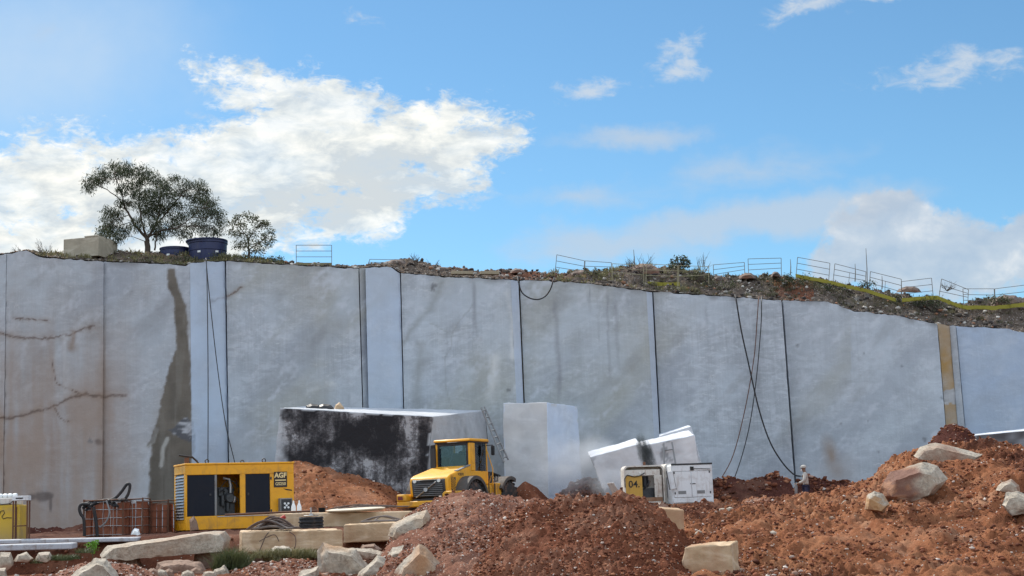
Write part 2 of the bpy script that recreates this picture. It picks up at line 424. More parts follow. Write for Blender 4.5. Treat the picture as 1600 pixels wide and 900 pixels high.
def wall_paint(PX, PY):
    shp = PX.shape
    rgb = np.zeros(shp + (3,)); al = np.zeros(shp)
    q = np.stack([PX, PY, 0 * PX], -1)
    n_big = fbm(q, 1 / 70, 5, 11); n_mid = fbm(q, 1 / 18, 5, 12); n_fine = fbm(q, 1 / 5, 3, 13); n_str = fbm(q * np.array([1, .08, 1]), 1 / 9, 4, 14)
    def lay(col, a):
        nonlocal rgb, al
        a = np.clip(a, 0, 1); na = a + al * (1 - a)
        rgb = np.where(na[..., None] > 1e-6, (np.array(col) * a[..., None] + rgb * (al * (1 - a))[..., None]) / np.maximum(na, 1e-6)[..., None], rgb); al = na
    # clouds of warmer and of bluer stone
    lay((.37, .34, .31), np.clip(n_big * .9 + .10, 0, .5) * (PX < 600) * (.45 + .55 * (PX < 300)))
    qd = np.stack([PX * .75 + PY * .66, (PY * .75 - PX * .66) * .4, 0 * PX], -1)     # the grain of the stone slants
    lay((.37, .365, .315), np.clip(fbm(qd, 1 / 80, 5, 21) * 1.3 + .06, 0, .6) * (PX > 300) * (PX < 1330))
    lay((.30, .325, .37), np.clip(fbm(qd, 1 / 45, 5, 25) * 1.2 - .05, 0, .45))
    lay((.50, .555, .61), np.clip(fbm(q, 1 / 60, 5, 22) * 1.1, 0, .55))
    lay((.58, .61, .66), np.clip((fbm(qd, 1 / 14, 5, 27) * .9 + n_fine * .4) * 1.5 - .32, 0, .6))
    lay((.24, .24, .24), np.clip((fbm(qd, 1 / 30, 6, 24) * 1.3 - .32), 0, .35))
    # washed-out tan low on the three left panels
    g = sstep(430, 720, PY) * (1 - sstep(165, 232, PX) * .85) * (PX < 300)
    lay((.34, .235, .175), g * np.clip(.80 + n_big * .5 + n_str * .4, 0, .92))
    lay((.33, .25, .20), np.clip(.40 + n_str * .6, 0, .65) * (PX < 165) * sstep(440, 600, PY) * .8)
    # brown seams of the far left
    for pts, w in (([(-90, 525), (10, 523), (29, 527), (83, 528), (117, 519), (147, 509)], 2.1), ([(-90, 652), (10, 653), (49, 646), (83, 634), (130, 615), (161, 620), (197, 618)], 2.0),
                   ([(83, 634), (95, 655), (108, 660)], 1.2), ([(80, 560), (90, 600), (130, 616)], .9), ([(20, 497), (75, 501)], 1.4), ([(330, 470), (356, 462), (378, 448)], 1.2)):
        d = dpoly(PX + n_mid * 4, PY + n_fine * 3 + n_mid * 3, pts)
        lay((.27, .17, .10), np.clip(1 - d / (w * 6), 0, 1) ** 1.5 * .6 * np.clip(.7 + n_big, .2, 1)); lay((.10, .055, .035), np.clip(1.2 - d / (w * np.clip(1.15 + n_big * .9, .5, 1.7)), 0, 1) * .85)
    d = dpoly(PX + n_mid * 9, PY, [(103, 528), (104, 612)]); lay((.66, .67, .68), np.clip(1 - d / 10, 0, 1) * np.clip(.4 + n_str, 0, .8))
    d = dpoly(PX + n_mid * 9, PY, [(112, 520), (114, 545)]); lay((.22, .13, .07), np.clip(1 - d / 9, 0, 1) * .7)
    d = dpoly(PX + n_mid * 14, PY, [(84, 636), (82, 720), (84, 780)]); lay((.24, .14, .09), np.clip(1 - d / 15, 0, 1) * .45 * np.clip(.6 + n_str, 0, 1))
    for cx, cy, rx, ry in ((66, 776, 12, 8), (50, 777, 6, 5), (78, 775, 8, 5), (79, 788, 3, 13), (154, 690, 7, 6)):
        d = np.hypot((PX - cx) / rx, (PY - cy) / ry) + n_mid * .6; lay((.12, .085, .07), np.clip(1.6 - d * 1.3, 0, .85))
    d = np.abs(PX - np.interp(PY, [400, 830], [162, 160])); lay((.25, .15, .09), np.clip(1 - d / 13, 0, 1) * .45 * sstep(480, 640, PY))
    # wet dark streak
    s = sdist(PX + n_mid * 4 + n_fine * 2, PY + n_fine * 3, STAIN)
    lay((.125, .095, .060), (1 - sstep(-1.5, 2.5, s)) * .95)
    lay((.070, .052, .030), (1 - sstep(-3, 0, s)) * np.clip(n_mid * .9 + .22 + .4 * sstep(640, 720, PY), 0, .75))
    lay((.24, .22, .18), (1 - sstep(-3, 0, s)) * np.clip(n_str * 1.3 - .2, 0, .25))
    s2 = sdist(PX + n_fine * 5, PY + n_mid * 7, [(262, 670), (295, 652), (303, 668), (302, 690), (284, 684)])
    lay((.07, .07, .08), (1 - sstep(-1, 2, s2)) * .9); lay((.50, .50, .52), (1 - sstep(-1, 2, s2)) * np.clip(fbm(q * np.array([1, 2, 1]), 1 / 9, 4, 33) * 2.4, 0, .9))
    for pts in ([(262, 685), (256, 700), (252, 728)], [(245, 672), (240, 690), (232, 696)]):
        lay((.42, .40, .36), np.clip(1.5 - dpoly(PX + n_mid * 3, PY, pts) / 2.5, 0, .85))
    lay((.12, .10, .08), np.clip(1.2 - dpoly(PX + n_mid * 5, PY + n_fine * 4, [(246, 668), (240, 690), (233, 694)]) / 3.5, 0, .7))
    # the pale faces get their sky light as tint, panel by panel below
    # dark drips and cracks to the right
    for x0, y0, y1, w in ((934, 452, 560, 2.5), (948, 452, 610, 3), (962, 470, 590, 4), (921, 448, 500, 2), (1104, 480, 520, 3), (1105, 490, 500, 2), (868, 470, 640, 6), (740, 440, 540, 5), (1180, 500, 640, 9)):
        d = np.abs(PX - x0 - n_mid * 3 - (PY - y0) * .04) / w; lay((.17, .165, .18), np.clip(1 - d, 0, 1) * sstep(y0 - 10, y0 + 12, PY) * (1 - sstep(y1 - 40, y1, PY)) * np.clip(.42 + n_str * .5, 0, .65))
    for pts, w in (([(738, 475), (708, 520), (695, 560), (697, 605), (707, 640)], 1.6), ([(700, 520), (680, 508), (672, 506)], 1.4), ([(688, 440), (672, 480), (640, 520), (628, 545)], 8), ([(660, 540), (650, 600), (652, 640)], 12)):
        d = dpoly(PX + n_mid * 5, PY + n_mid * 5, pts); lay((.26, .27, .26), np.clip(1 - d / w, 0, 1) * .5)
    for pts, w in (([(790, 455), (798, 500), (802, 560)], 5), ([(796, 480), (806, 540)], 4), ([(775, 560), (770, 620)], 12), ([(520, 600), (480, 612)], 7)):
        d = dpoly(PX + n_mid * 6, PY + n_fine * 6, pts); lay((.66, .66, .65), np.clip(1 - d / w, 0, 1) * np.clip(.5 + n_mid, 0, .8))
    lay((.30, .21, .14), np.clip(1 - np.hypot((PX - 1296 - (PY - 700) * .25) / 17, (PY - 712) / 42), 0, 1) * np.clip(.75 + n_mid * .6, 0, .9))
    lay((.34, .27, .23), np.clip(1 - np.hypot((PX - 1310) / 40, (PY - 740) / 45), 0, 1) * .5)
    for cx, cy, r in ((1313, 661, 3), (1356, 658, 3), (1374, 706, 4), (1445, 687, 4), (1409, 572, 3), (1350, 552, 2), (1472, 622, 3), (1247, 540, 3), (1240, 650, 4), (1005, 700, 3), (803, 640, 6), (795, 610, 4), (680, 446, 5), (676, 452, 4), (330, 470, 4), (140, 690, 5)):
        d = np.hypot(PX - cx, PY - cy) / (r * .7) + n_fine * 1.4; lay((.12, .12, .125), np.clip(1.3 - d, 0, .6))
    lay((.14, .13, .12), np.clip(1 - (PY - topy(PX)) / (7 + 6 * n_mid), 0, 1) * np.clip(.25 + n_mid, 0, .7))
    return np.concatenate([rgb, al[..., None]], -1)

SEAM = [((-110, 400), (-112, 770)), ((10, 400), (5, 770)), ((162, 410), (160, 830)), ((297, 415), (300, 740)), ((352, 408), (357, 725)), ((561, 420), (567, 640)), ((571, 420), (576, 640)),
        ((626, 427), (631, 640)), ((798, 438), (807, 630)), ((811, 438), (819, 630)), ((1010, 456), (1021.5, 672)), ((1020, 457), (1031, 672)), ((1222, 470), (1242, 745)),
        ((1465, 507), (1478, 665)), ((1484, 510), (1497, 668)), ((1494, 511), (1508, 668)), ((1740, 525), (1765, 668))]
def seam_x(s, py):
    (x0, y0), (x1, y1) = s; return x0 + (x1 - x0) * (py - y0) / (y1 - y0)
wall = thing('quarry_wall', PV(800, 800, 71), label='tall sawn stone quarry wall in stepped smooth grey panels', cat='quarry wall')
#       yl     yr    gap-left gap-right overlay tint, alpha, label
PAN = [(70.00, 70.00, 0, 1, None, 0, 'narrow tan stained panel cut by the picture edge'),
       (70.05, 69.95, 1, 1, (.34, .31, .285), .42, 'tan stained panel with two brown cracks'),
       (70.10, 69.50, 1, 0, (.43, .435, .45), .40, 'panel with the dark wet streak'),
       (69.47, 70.45, 0, 2, (.53, .625, .76), .9, 'return face tinted pale blue for the sky light'),  # pale blue tint stands in for sky light on this right-facing return
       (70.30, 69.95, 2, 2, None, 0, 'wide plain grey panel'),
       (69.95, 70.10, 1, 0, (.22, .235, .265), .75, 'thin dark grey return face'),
       (69.85, 70.45, 0, 2, (.50, .59, .72), .85, 'pale blue narrow panel'),  # sky light painted in: turned to the right, so tinted paler and bluer
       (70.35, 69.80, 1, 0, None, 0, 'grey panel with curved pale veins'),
       (69.80, 70.10, 0, 2, (.50, .57, .69), .85, 'pale strip at the end of the veined panel'),  # lit edge put into the colour of the strip
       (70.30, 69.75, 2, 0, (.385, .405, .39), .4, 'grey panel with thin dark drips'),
       (69.75, 70.05, 0, 2, (.50, .57, .68), .8, 'pale strip at the end of the dripped panel'),  # same lit edge, painted as a paler tint
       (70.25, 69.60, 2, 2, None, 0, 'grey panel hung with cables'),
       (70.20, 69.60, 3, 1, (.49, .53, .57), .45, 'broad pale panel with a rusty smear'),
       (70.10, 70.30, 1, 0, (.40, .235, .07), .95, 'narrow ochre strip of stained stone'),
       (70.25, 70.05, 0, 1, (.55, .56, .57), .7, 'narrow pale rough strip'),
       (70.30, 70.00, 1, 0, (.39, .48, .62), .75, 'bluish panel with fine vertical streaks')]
for k, (yl, yr, gl, gr, tc, ta, lab) in enumerate(PAN):
    s0, s1 = SEAM[k], SEAM[k + 1]
    wpx = s1[0][0] - s0[0][0]
    nu = max(6, int(wpx / 2.2)); nv = 190
    u = np.linspace(0, 1, nu)[None, :]; v = np.linspace(0, 1, nv)[:, None]
    px_t = seam_x(s0, 440) * (1 - u) + seam_x(s1, 440) * u
    ty = topy(px_t) + fbm(np.stack([px_t, 0 * px_t, 0 * px_t + k], -1), 1 / 9, 4, 5) * 2.2
    py = 875 + (ty - 875) * v
    pxl = seam_x(s0, py) + gl * .55; pxr = seam_x(s1, py) - gr * .55
    PX = pxl + (pxr - pxl) * u; PY = np.broadcast_to(py, PX.shape)
    Y = yl + (yr - yl) * u + 0 * PX
    pos = P(PX, PY, Y)
    rough = fbm(pos * np.array([1, 0, 1]), .5, 4, 61) * .035 + fbm(pos * np.array([1, 0, 1]), 4, 3, 62) * .008
    edge = np.exp(-np.minimum(u, 1 - u) * wpx / 1.8)
    pos[..., 1] += rough + edge * np.clip(fbm(pos, 2.2, 4, 63 + k), 0, 1) * .09
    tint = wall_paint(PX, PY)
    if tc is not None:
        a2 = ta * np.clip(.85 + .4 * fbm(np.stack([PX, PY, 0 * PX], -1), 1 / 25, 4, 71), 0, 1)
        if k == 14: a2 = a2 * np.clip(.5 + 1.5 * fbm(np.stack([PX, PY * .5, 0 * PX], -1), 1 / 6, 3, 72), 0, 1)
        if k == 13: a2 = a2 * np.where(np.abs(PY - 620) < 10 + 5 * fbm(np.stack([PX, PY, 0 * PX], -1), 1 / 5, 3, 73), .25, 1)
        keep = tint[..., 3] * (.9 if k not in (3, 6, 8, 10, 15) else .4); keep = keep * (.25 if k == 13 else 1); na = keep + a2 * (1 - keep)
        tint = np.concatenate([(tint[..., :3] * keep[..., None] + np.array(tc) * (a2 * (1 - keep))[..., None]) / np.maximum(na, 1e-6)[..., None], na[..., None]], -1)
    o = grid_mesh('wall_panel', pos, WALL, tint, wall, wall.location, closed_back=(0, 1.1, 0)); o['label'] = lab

# ------------------------------------------------------------------ ground, hill above the wall
def heap_h(x, y, n3, amp=1.0, seed=0):
    q = np.stack([x, y, n3], -1)
    h = fbm(q, .55, 3, seed) * .16 + fbm(q, 1.9, 3, seed + 5) * .10 + fbm(q, 5.5, 3, seed + 9) * .06
    m = .30 + .95 * sstep(-.30, .25, fbm(q, .5, 3, seed + 30))          # crumbly patches between slides of fine earth
    h += m * (np.abs(fbm(q, 6, 2, seed + 12)) * .13 + np.abs(fbm(q, 3.0, 2, seed + 14)) * .10 + fbm(q, 11, 2, seed + 16) * .065 - .05)
    return h * amp

def soil_tint(pos, seed, amt=.5, dk=(.060, .021, .015), lt=(.38, .20, .13)):
    a = fbm(pos, .5, 5, seed); b = fbm(pos, 1.6, 4, seed + 3)
    t = np.zeros(pos.shape[:2] + (4,))
    d = np.clip(-a * 1.6 - b * .6 - .12, 0, 1); l = np.clip(a * 1.3 + b * .9 - .2, 0, 1)
    t[..., :3] = np.where((d > l)[..., None], np.array(dk), np.array(lt)); t[..., 3] = np.maximum(d, l) * amt
    return t

gy = np.array([-300, -60, 0, 20, 26, 33, 35.5, 39.2, 39.9, 44, 72, 80, 400, 900.])
gz = np.array([-1, -.5, -.1, -.1, .0, .40, .50, .45, 1.36, 1.46, 1.5, 1.5, 1.5, 0])
ys = np.concatenate([[-300, -100, -30, 0, 12], np.arange(20, 75, .16), [80, 120, 300, 900]])
xs = np.concatenate([[-600, -200, -60], np.arange(-28, 28, .16), [60, 200, 600]])
X, Yg = np.meshgrid(xs, ys); Z = np.interp(Yg, gy, gz)
near = ((Yg > 20) & (Yg < 76) & (np.abs(X) < 30))
Z = Z + np.where(near, heap_h(X, Yg, 0 * X, .55, 3), 0) - .9 * sstep(2.0, 4.0, X) * sstep(18, 22, Yg) * (1 - sstep(54, 57, Yg))
pos = np.stack([X, Yg, Z], -1)
gt = soil_tint(pos, 301, .7); floor_dk = np.clip(sstep(38.5, 41, Yg) * .9 + fbm(pos, .4, 3, 5) * .3 * (Yg > 41), 0, .92)  # ground tinted darker beyond the ledge, in uneven patches
gt[..., :3] = gt[..., :3] * (1 - floor_dk[..., None]) + np.array((.055, .022, .016)) * floor_dk[..., None]; gt[..., 3] = np.maximum(gt[..., 3], floor_dk)
g = grid_mesh('ground', pos, SOIL, gt); tag(g, kind='structure')
GZ = lambda y: float(np.interp(y, gy, gz))

# hill
us = np.arange(-120, 1761, 2.5); ts = np.concatenate([np.linspace(0, 5.5, 60), [7, 10, 16, 30, 80, 300]])
U, T = np.meshgrid(us, ts)
zt = P(us, topy(us) - 1, 70.4)[:, 2]; zs = P(us, skyy(us), 74.)[:, 2] + .05
xx = P(us, topy(us), 70.2)[:, 0]
prof = sstep(0, 4.0, T)
Zh = zt[None, :] * (1 - prof) + zs[None, :] * prof - np.clip(T - 5.0, 0, 400) * .10
Yh = 70.35 + T; Xh = np.broadcast_to(xx[None, :], T.shape) * (1 + T / 70)
q = np.stack([Xh, Yh, Zh], -1)
band = np.clip((zs - zt) / 1.2, .12, 1)[None, :]
n = fbm(q, 1.1, 5, 81) * .26 + np.abs(fbm(q, 3.0, 4, 82)) * .30 + np.abs(fbm(q, 7, 3, 83)) * .16 - .16
Zh = Zh + n * sstep(0, .5, T) * (1 - sstep(5, 9, T)) * (.35 + .65 * band)
Zh = np.where(T > 100, np.minimum(Zh, 2), Zh)
pos = np.stack([Xh, Yh, Zh], -1)
tint = np.zeros(pos.shape[:2] + (4,))
PXh = np.broadcast_to(us[None, :], T.shape)
def hl(col, a):
    a = np.clip(a, 0, 1)[..., None]; tint[..., :3] = tint[..., :3] * (1 - a) + np.array(col) * a; tint[..., 3:] = np.maximum(tint[..., 3:], a)
hn = fbm(q, .45, 4, 91); hm = fbm(q, 1.6, 4, 92)
hl((.20, .075, .04), ((PXh > 1210) & (PXh < 1275)) * np.clip(.8 + hm, 0, 1) + ((PXh > 700) & (PXh < 900)) * np.clip(.3 + hn * 1.2, 0, .8))
hl((.22, .15, .10), (PXh < 640) * np.clip(.4 + hn, 0, .8))
hl((.11, .115, .035), ((PXh > 1000) & (PXh < 1500)) * np.clip(hn * 2.0 - .3, 0, .6))
hl((.12, .11, .05), (PXh < 440) * np.clip(hm * 2, 0, .6))
hl((.45, .43, .40), np.clip(hm * 2.2 - .55, 0, .8)); hl((.035, .03, .03), np.clip(-hm * 1.8 - .25, 0, .85) * (PXh > 900))
hill = grid_mesh('hilltop_terrain', pos, HILL, tint); tag(hill, kind='structure')
# rock mass behind the panels, below the hill surface
mb = MB()
tpl = [P(x, y + 2.5, 71.0) for x, y in TOP]
vs = [tuple(p) for p in tpl] + [(p[0], p[1], .5) for p in tpl] + [(p[0] * 1.05, 76, p[2] - .1) for p in tpl]
nT = len(tpl)
mb.add(vs, [(i, i + 1, nT + i + 1, nT + i) for i in range(nT - 1)] + [(i, 2 * nT + i, 2 * nT + i + 1, i + 1) for i in range(nT - 1)])
tag(mb.build('bedrock_terrain', CONC, smooth=False), kind='structure')

# ------------------------------------------------------------------ loose stones helper
ICO = bmesh.new(); bmesh.ops.create_icosphere(ICO, subdivisions=1, radius=1)
ICOV = np.array([v.co[:] for v in ICO.verts]); ICOF = np.array([[l.index for l in f.verts] for f in ICO.faces]); ICO.free()
def stones(name, pts, sizes, cols, mat=None, flat=.7, kind='stuff', label=None, sink=.25, seed=1):
    rng = np.random.default_rng(seed); n = len(pts); k = len(ICOV)
    ax = rng.normal(size=(n, 3)); ax /= np.linalg.norm(ax, axis=1)[:, None]; an = rng.uniform(0, 6.28, n)
    K = np.zeros((n, 3, 3)); K[:, 0, 1] = -ax[:, 2]; K[:, 0, 2] = ax[:, 1]; K[:, 1, 0] = ax[:, 2]; K[:, 1, 2] = -ax[:, 0]; K[:, 2, 0] = -ax[:, 1]; K[:, 2, 1] = ax[:, 0]
    Rm = np.eye(3) + np.sin(an)[:, None, None] * K + (1 - np.cos(an))[:, None, None] * (K @ K)
    v = ICOV[None] * rng.uniform(.62, 1.25, (n, k, 1)) * rng.uniform(.55, 1.2, (n, 1, 3))
    v = np.einsum('nij,nkj->nki', Rm, v); v[..., 2] *= flat
    v = v * sizes[:, None, None] + np.asarray(pts)[:, None, :]; v[..., 2] += (sizes * (flat * .7 - sink))[:, None]
    f = (ICOF[None] + (np.arange(n) * k)[:, None, None]).reshape(-1, 3)
    t = np.ones((n, k, 4)); t[..., :3] = np.clip(np.asarray(cols)[:, None, :] * rng.uniform(.8, 1.2, (n, 1, 1)), 0, 1)
    o = raw_mesh(name, v.reshape(-1, 3), f, mat or RUB, t.reshape(-1, 4))
    return tag(o, label, None, None, kind)

def heights(pos):     # bilinear sampler over a regular grid
    xs, ys = pos[0, :, 0], pos[:, 0, 1]
    def f(x, y):
        i = np.clip((x - xs[0]) / (xs[1] - xs[0]), 0, len(xs) - 1.001); j = np.clip((y - ys[0]) / (ys[1] - ys[0]), 0, len(ys) - 1.001)
        i0, j0 = i.astype(int), j.astype(int); a, b = i - i0, j - j0; z = pos[..., 2]
        return z[j0, i0] * (1 - a) * (1 - b) + z[j0, i0 + 1] * a * (1 - b) + z[j0 + 1, i0] * (1 - a) * b + z[j0 + 1, i0 + 1] * a * b
    return f

PAL_RED = [(.22, .078, .040), (.15, .050, .026), (.33, .145, .078), (.10, .034, .019)]
PAL_PALE = [(.50, .40, .34), (.40, .29, .23), (.60, .54, .49), (.33, .21, .16)]
def scatter(name, pos, n, lab, pale=.4, smin=.012, smax=.11, seed=1, mask=None, power=3.0):
    rng = np.random.default_rng(seed); H = heights(pos)
    x = rng.uniform(pos[0, 0, 0], pos[0, -1, 0], n * 5); y = rng.uniform(pos[0, 0, 1], pos[-1, 0, 1], n * 5)
    ok = np.ones(len(x), bool) if mask is None else mask(x, y)
    x, y = x[ok], y[ok]; pm = fbm(np.stack([x, y, 0 * x], -1), .7, 3, seed + 70); kk = rng.uniform(-.35, .45, len(x)) < pm + .08; x, y = x[kk][:n], y[kk][:n]; z = H(x, y)
    s = smin + (smax - smin) * rng.uniform(0, 1, len(x)) ** (power * 2)
    pal = np.array(PAL_RED + PAL_PALE); ip = np.where(rng.uniform(size=len(x)) < pale, rng.integers(4, 8, len(x)), rng.integers(0, 4, len(x)))
    return stones(name, np.stack([x, y, z], -1), s, pal[ip], label=lab, seed=seed)

def heap(name, ridge, Yr, base, mat, label, lf=None, lb=None, step=.05, amp=1.0, seed=1, tint_amt=.5, ridge_w=.0, gravel=None, cat='dirt heap', group=None, dk=(.060, .021, .015), lt=(.38, .20, .13)):
    r = np.array(ridge, float); pw = P(r[:, 0], r[:, 1], Yr)
    hmax = pw[:, 2].max() - base; lf = lf or hmax / math.tan(R(33)); lb = lb or hmax / math.tan(R(33))
    x0, x1 = pw[0, 0], pw[-1, 0]
    xs = np.arange(x0 - .3, x1 + .3, step); ys = np.arange(Yr - lf * 1.15, Yr + lb * 1.15, step)
    X, Y = np.meshgrid(xs, ys); zr = np.interp(X, pw[:, 0], pw[:, 2])
    w = fbm(np.stack([X, Y * 0, Y * 0], -1), .9, 3, seed + 40) * .35
    d = np.where(Y < Yr + w * .3, (Yr + w * .3 - Y) / lf, (Y - Yr - w * .3) / lb)
    d = np.maximum(d - ridge_w, 0)
    fall = np.where(d < .12, 1 - (d / .12) ** 2 * .06, .94 - (d - .12) * 1.07)
    Z = base - .25 + (zr - base + .25) * np.clip(fall, -.1, 1)
    Z = Z + heap_h(X, Y, 0 * X, amp, seed) * np.clip((zr - base) * 3, 0, 1)
    Z = np.where((Z < base - .3), base - .3, Z)
    pos = np.stack([X, Y, Z], -1)
    c = np.array([pw[:, 0].mean(), Yr, base])
    o = grid_mesh(name, pos, mat, soil_tint(pos, seed + 50, tint_amt, dk, lt), org=c)
    tag(o, label, cat, group)
    return o, pos

hA, pA = heap('gravel_heap', [(585, 930), (600, 870), (622, 822), (650, 798), (690, 781), (740, 772), (800, 776), (850, 790), (900, 818), (950, 858), (990, 905), (1010, 940)], 36.2, .0, SOILP,
              'pale stony gravel heap in front of the yellow wheel loader', lf=6.5, lb=2.2, step=.045, seed=11, amp=.75, tint_amt=.35, dk=(.20, .09, .055), lt=(.50, .33, .24))
hB, pB = heap('dirt_heap', [(660, 960), (715, 905), (750, 850), (792, 803), (830, 782), (872, 773), (930, 774), (972, 771), (1000, 778), (1030, 798), (1060, 838), (1095, 870), (1125, 905), (1150, 950)], 33.4, -.1, SOIL,
              'big dark red crumbly dirt heap in the middle foreground', lf=5.0, lb=2.2, step=.032, seed=23, amp=1.35, tint_amt=.6)
hD, pD = heap('dirt_heap', [(425, 800), (440, 726), (462, 722), (500, 728), (560, 744), (610, 762), (640, 786), (660, 805)], 60, 1.4, SOILO,
              'smooth orange dirt heap below the black weathered block', lf=5, lb=3, step=.07, seed=31, amp=.6, tint_amt=.7)
hE, pE = heap('dirt_heap', [(1090, 800), (1112, 752), (1140, 744), (1165, 752), (1190, 742), (1215, 738), (1235, 755), (1250, 790)], 65.5, 1.4, SOILD,
              'dark damp dirt heap beside the white cabinet at the wall foot', step=.07, seed=37, amp=1.0, tint_amt=.5)
hF, pF = heap('dirt_heap', [(1225, 790), (1245, 760), (1265, 745), (1290, 752), (1320, 752), (1350, 760), (1385, 775), (1410, 790)], 66.5, 1.4, SOILD,
              'low dark dirt heap behind the worker at the wall foot', step=.07, seed=41, amp=1.0, tint_amt=.5)
hG, pG = heap('dirt_heap', [(1440, 720), (1457, 690), (1475, 670), (1492, 665), (1510, 672), (1528, 692), (1548, 715)], 56, 2.2, SOILD,
              'small dark red dirt heap at the foot of the ochre strip', step=.06, seed=43, amp=.8, tint_amt=.3, dk=(.09, .028, .018), lt=(.26, .085, .05))
hH, pH = heap('dirt_heap', [(-60, 850), (0, 826), (30, 823), (60, 824), (100, 827), (130, 819), (170, 822), (230, 828), (290, 850)], 66, 1.2, SOILD,
              'low brown dirt bank along the foot of the leftmost panels', step=.09, seed=47, amp=.6)
hI, pI = heap('dirt_heap', [(780, 800), (800, 770), (820, 754), (840, 764), (858, 782), (875, 800)], 62, 1.3, SOIL,
              'small dirt heap between the loader bucket and the tall block', step=.07, seed=53, amp=.6)
hJ, pJ = heap('dirt_heap', [(850, 800), (870, 774), (890, 758), (905, 750), (922, 748), (940, 756), (960, 775), (990, 800)], 63, 1.3, SOIL,
              'dusty dirt heap under the drifting dust by the tilted block', step=.07, seed=59, amp=.8)
hK, pK = heap('gravel_heap', [(30, 940), (75, 905), (120, 882), (160, 876), (215, 884), (250, 905), (290, 940)], 34.0, .2, SOILP,
              'low stony heap in the bottom left corner', lf=3, lb=1.2, step=.05, seed=61, amp=.5)
hL, pL = heap('gravel_heap', [(330, 940), (365, 895), (400, 880), (450, 872), (500, 880), (530, 900), (560, 940)], 34.6, .2, SOILP,
              'low gravelly mound with dry grass below the tan stone blocks', lf=3, lb=1.2, step=.05, seed=67, amp=.5)
scatter('gravel', pA, 34000, 'pale gravel strewn over the stony heap', pale=.30, smin=.010, smax=.055, seed=2)
scatter('gravel', pB, 36000, 'red clods and stones strewn over the big dirt heap', pale=.07, smin=.010, smax=.055, seed=3)
scatter('gravel', pD, 1200, 'small clods on the smooth orange heap', pale=.08, smin=.02, smax=.10, seed=4)
scatter('gravel', pE, 2500, 'dark clods on the heap beside the white cabinet', pale=.05, smin=.03, smax=.20, seed=5)
scatter('gravel', pF, 2500, 'dark clods on the heap behind the worker', pale=.05, smin=.03, smax=.20, seed=6)
scatter('gravel', pK, 7000, 'brown gravel on the bottom left heap', pale=.4, smax=.06, seed=8)
scatter('gravel', pJ, 1500, 'dusty clods on the heap under the drifting dust', pale=.25, smin=.03, smax=.16, seed=88)
scatter('gravel', pG, 1500, 'dark clods on the heap at the ochre strip', pale=.03, smin=.02, smax=.12, seed=89)
scatter('gravel', pL, 7000, 'brown gravel on the mound with dry grass', pale=.4, smax=.06, seed=9)

# right slope from depth rows
ROWS = [(26, [(850, 985), (1100, 955), (1600, 930), (1900, 920)]), (30, [(850, 940), (1000, 925), (1120, 912), (1300, 897), (1450, 884), (1600, 872), (1900, 860)]),
        (34, [(900, 905), (1060, 880), (1130, 870), (1200, 862), (1300, 848), (1400, 840), (1600, 830), (1900, 810)]), (38, [(950, 860), (1080, 838), (1160, 822), (1230, 812), (1300, 800), (1400, 792), (1500, 780), (1600, 770), (1900, 750)]),
        (42, [(950, 830), (1080, 812), (1180, 800), (1250, 795), (1310, 780), (1350, 772), (1420, 762), (1500, 748), (1600, 735), (1900, 715)]),
        (46, [(1000, 808), (1100, 800), (1200, 792), (1280, 782), (1330, 770), (1368, 745), (1420, 728), (1500, 718), (1600, 712), (1900, 705)]),
        (50, [(1000, 800), (1110, 793), (1200, 787), (1290, 778), (1345, 762), (1382, 722), (1420, 700), (1470, 694), (1530, 698), (1600, 697), (1900, 690)]),
        (53, [(1000, 795), (1110, 788), (1200, 785), (1290, 780), (1350, 765), (1400, 720), (1470, 705), (1600, 704), (1900, 700)]), (59, [(1000, 788), (1200, 783), (1400, 770), (1500, 745), (1600, 730), (1900, 720)])]
ry = np.array([r[0] for r in ROWS], float)
xs = np.arange(2.2, 21, .044); ys = np.arange(26, 59, .044)
X, Y = np.meshgrid(xs, ys)
rz = []
for yy, pts in ROWS:
    a = np.array(pts, float); w = P(a[:, 0], a[:, 1], yy); rz.append(np.interp(xs, w[:, 0], w[:, 2]))
rz = np.array(rz); j = np.clip(np.searchsorted(ry, ys) - 1, 0, len(ry) - 2); t = ((ys - ry[j]) / (ry[j + 1] - ry[j]))[:, None]
Z = rz[j] * (1 - t) + rz[j + 1] * t
k = np.ones(19) / 19
for _ in range(2): Z = np.apply_along_axis(lambda m: np.convolve(np.pad(m, 9, 'edge'), k, 'valid'), 0, Z)
q = np.stack([X, Y, 0 * X], -1)
gul = fbm(q + fbm(q, .4, 2, 7)[..., None] * 1.2, .55, 5, 101, ridge=True)
edge_x = sstep(2.2, 3.4, X)
Z = Z - (1 - edge_x) * 1.2 + (heap_h(X, Y, 0 * X, 1.3, 103) + fbm(q, .8, 4, 105) * .34 + np.abs(fbm(q, 1.7, 3, 107)) * .12 - np.clip(gul - .10, 0, 1) * .45) * edge_x
tm = np.clip(1.4 - np.hypot((X - 10.4) / 1.3, (Y - 31.2) / .55) * 1.2, 0, 1); Z = Z - tm * .07 * (.5 + .5 * np.sin(X * 2 * math.pi / .17 + Y * 3))   # tyre tread print
pC = np.stack([X, Y, Z], -1)
slope_t = soil_tint(pC, 111, .85, lt=(.46, .26, .16))
wet = np.clip(np.exp(-((Y - 49) / 4.5) ** 2) * sstep(9.5, 8, X) * 1.3 + fbm(q, .35, 3, 121) * .4 - .1, 0, .85) * sstep(11, 9.6, X)
slope_t[..., :3] = slope_t[..., :3] * (1 - wet[..., None]) + np.array((.085, .03, .019)) * wet[..., None]; slope_t[..., 3] = np.maximum(slope_t[..., 3], wet)
track = np.exp(-((Y - 54.5 - .3 * np.sin(X)) / .5) ** 2) * sstep(9.8, 9, X) * .6
slope_t[..., :3] = slope_t[..., :3] * (1 - track[..., None]) + np.array((.45, .36, .32)) * track[..., None]; slope_t[..., 3] = np.maximum(slope_t[..., 3], track)
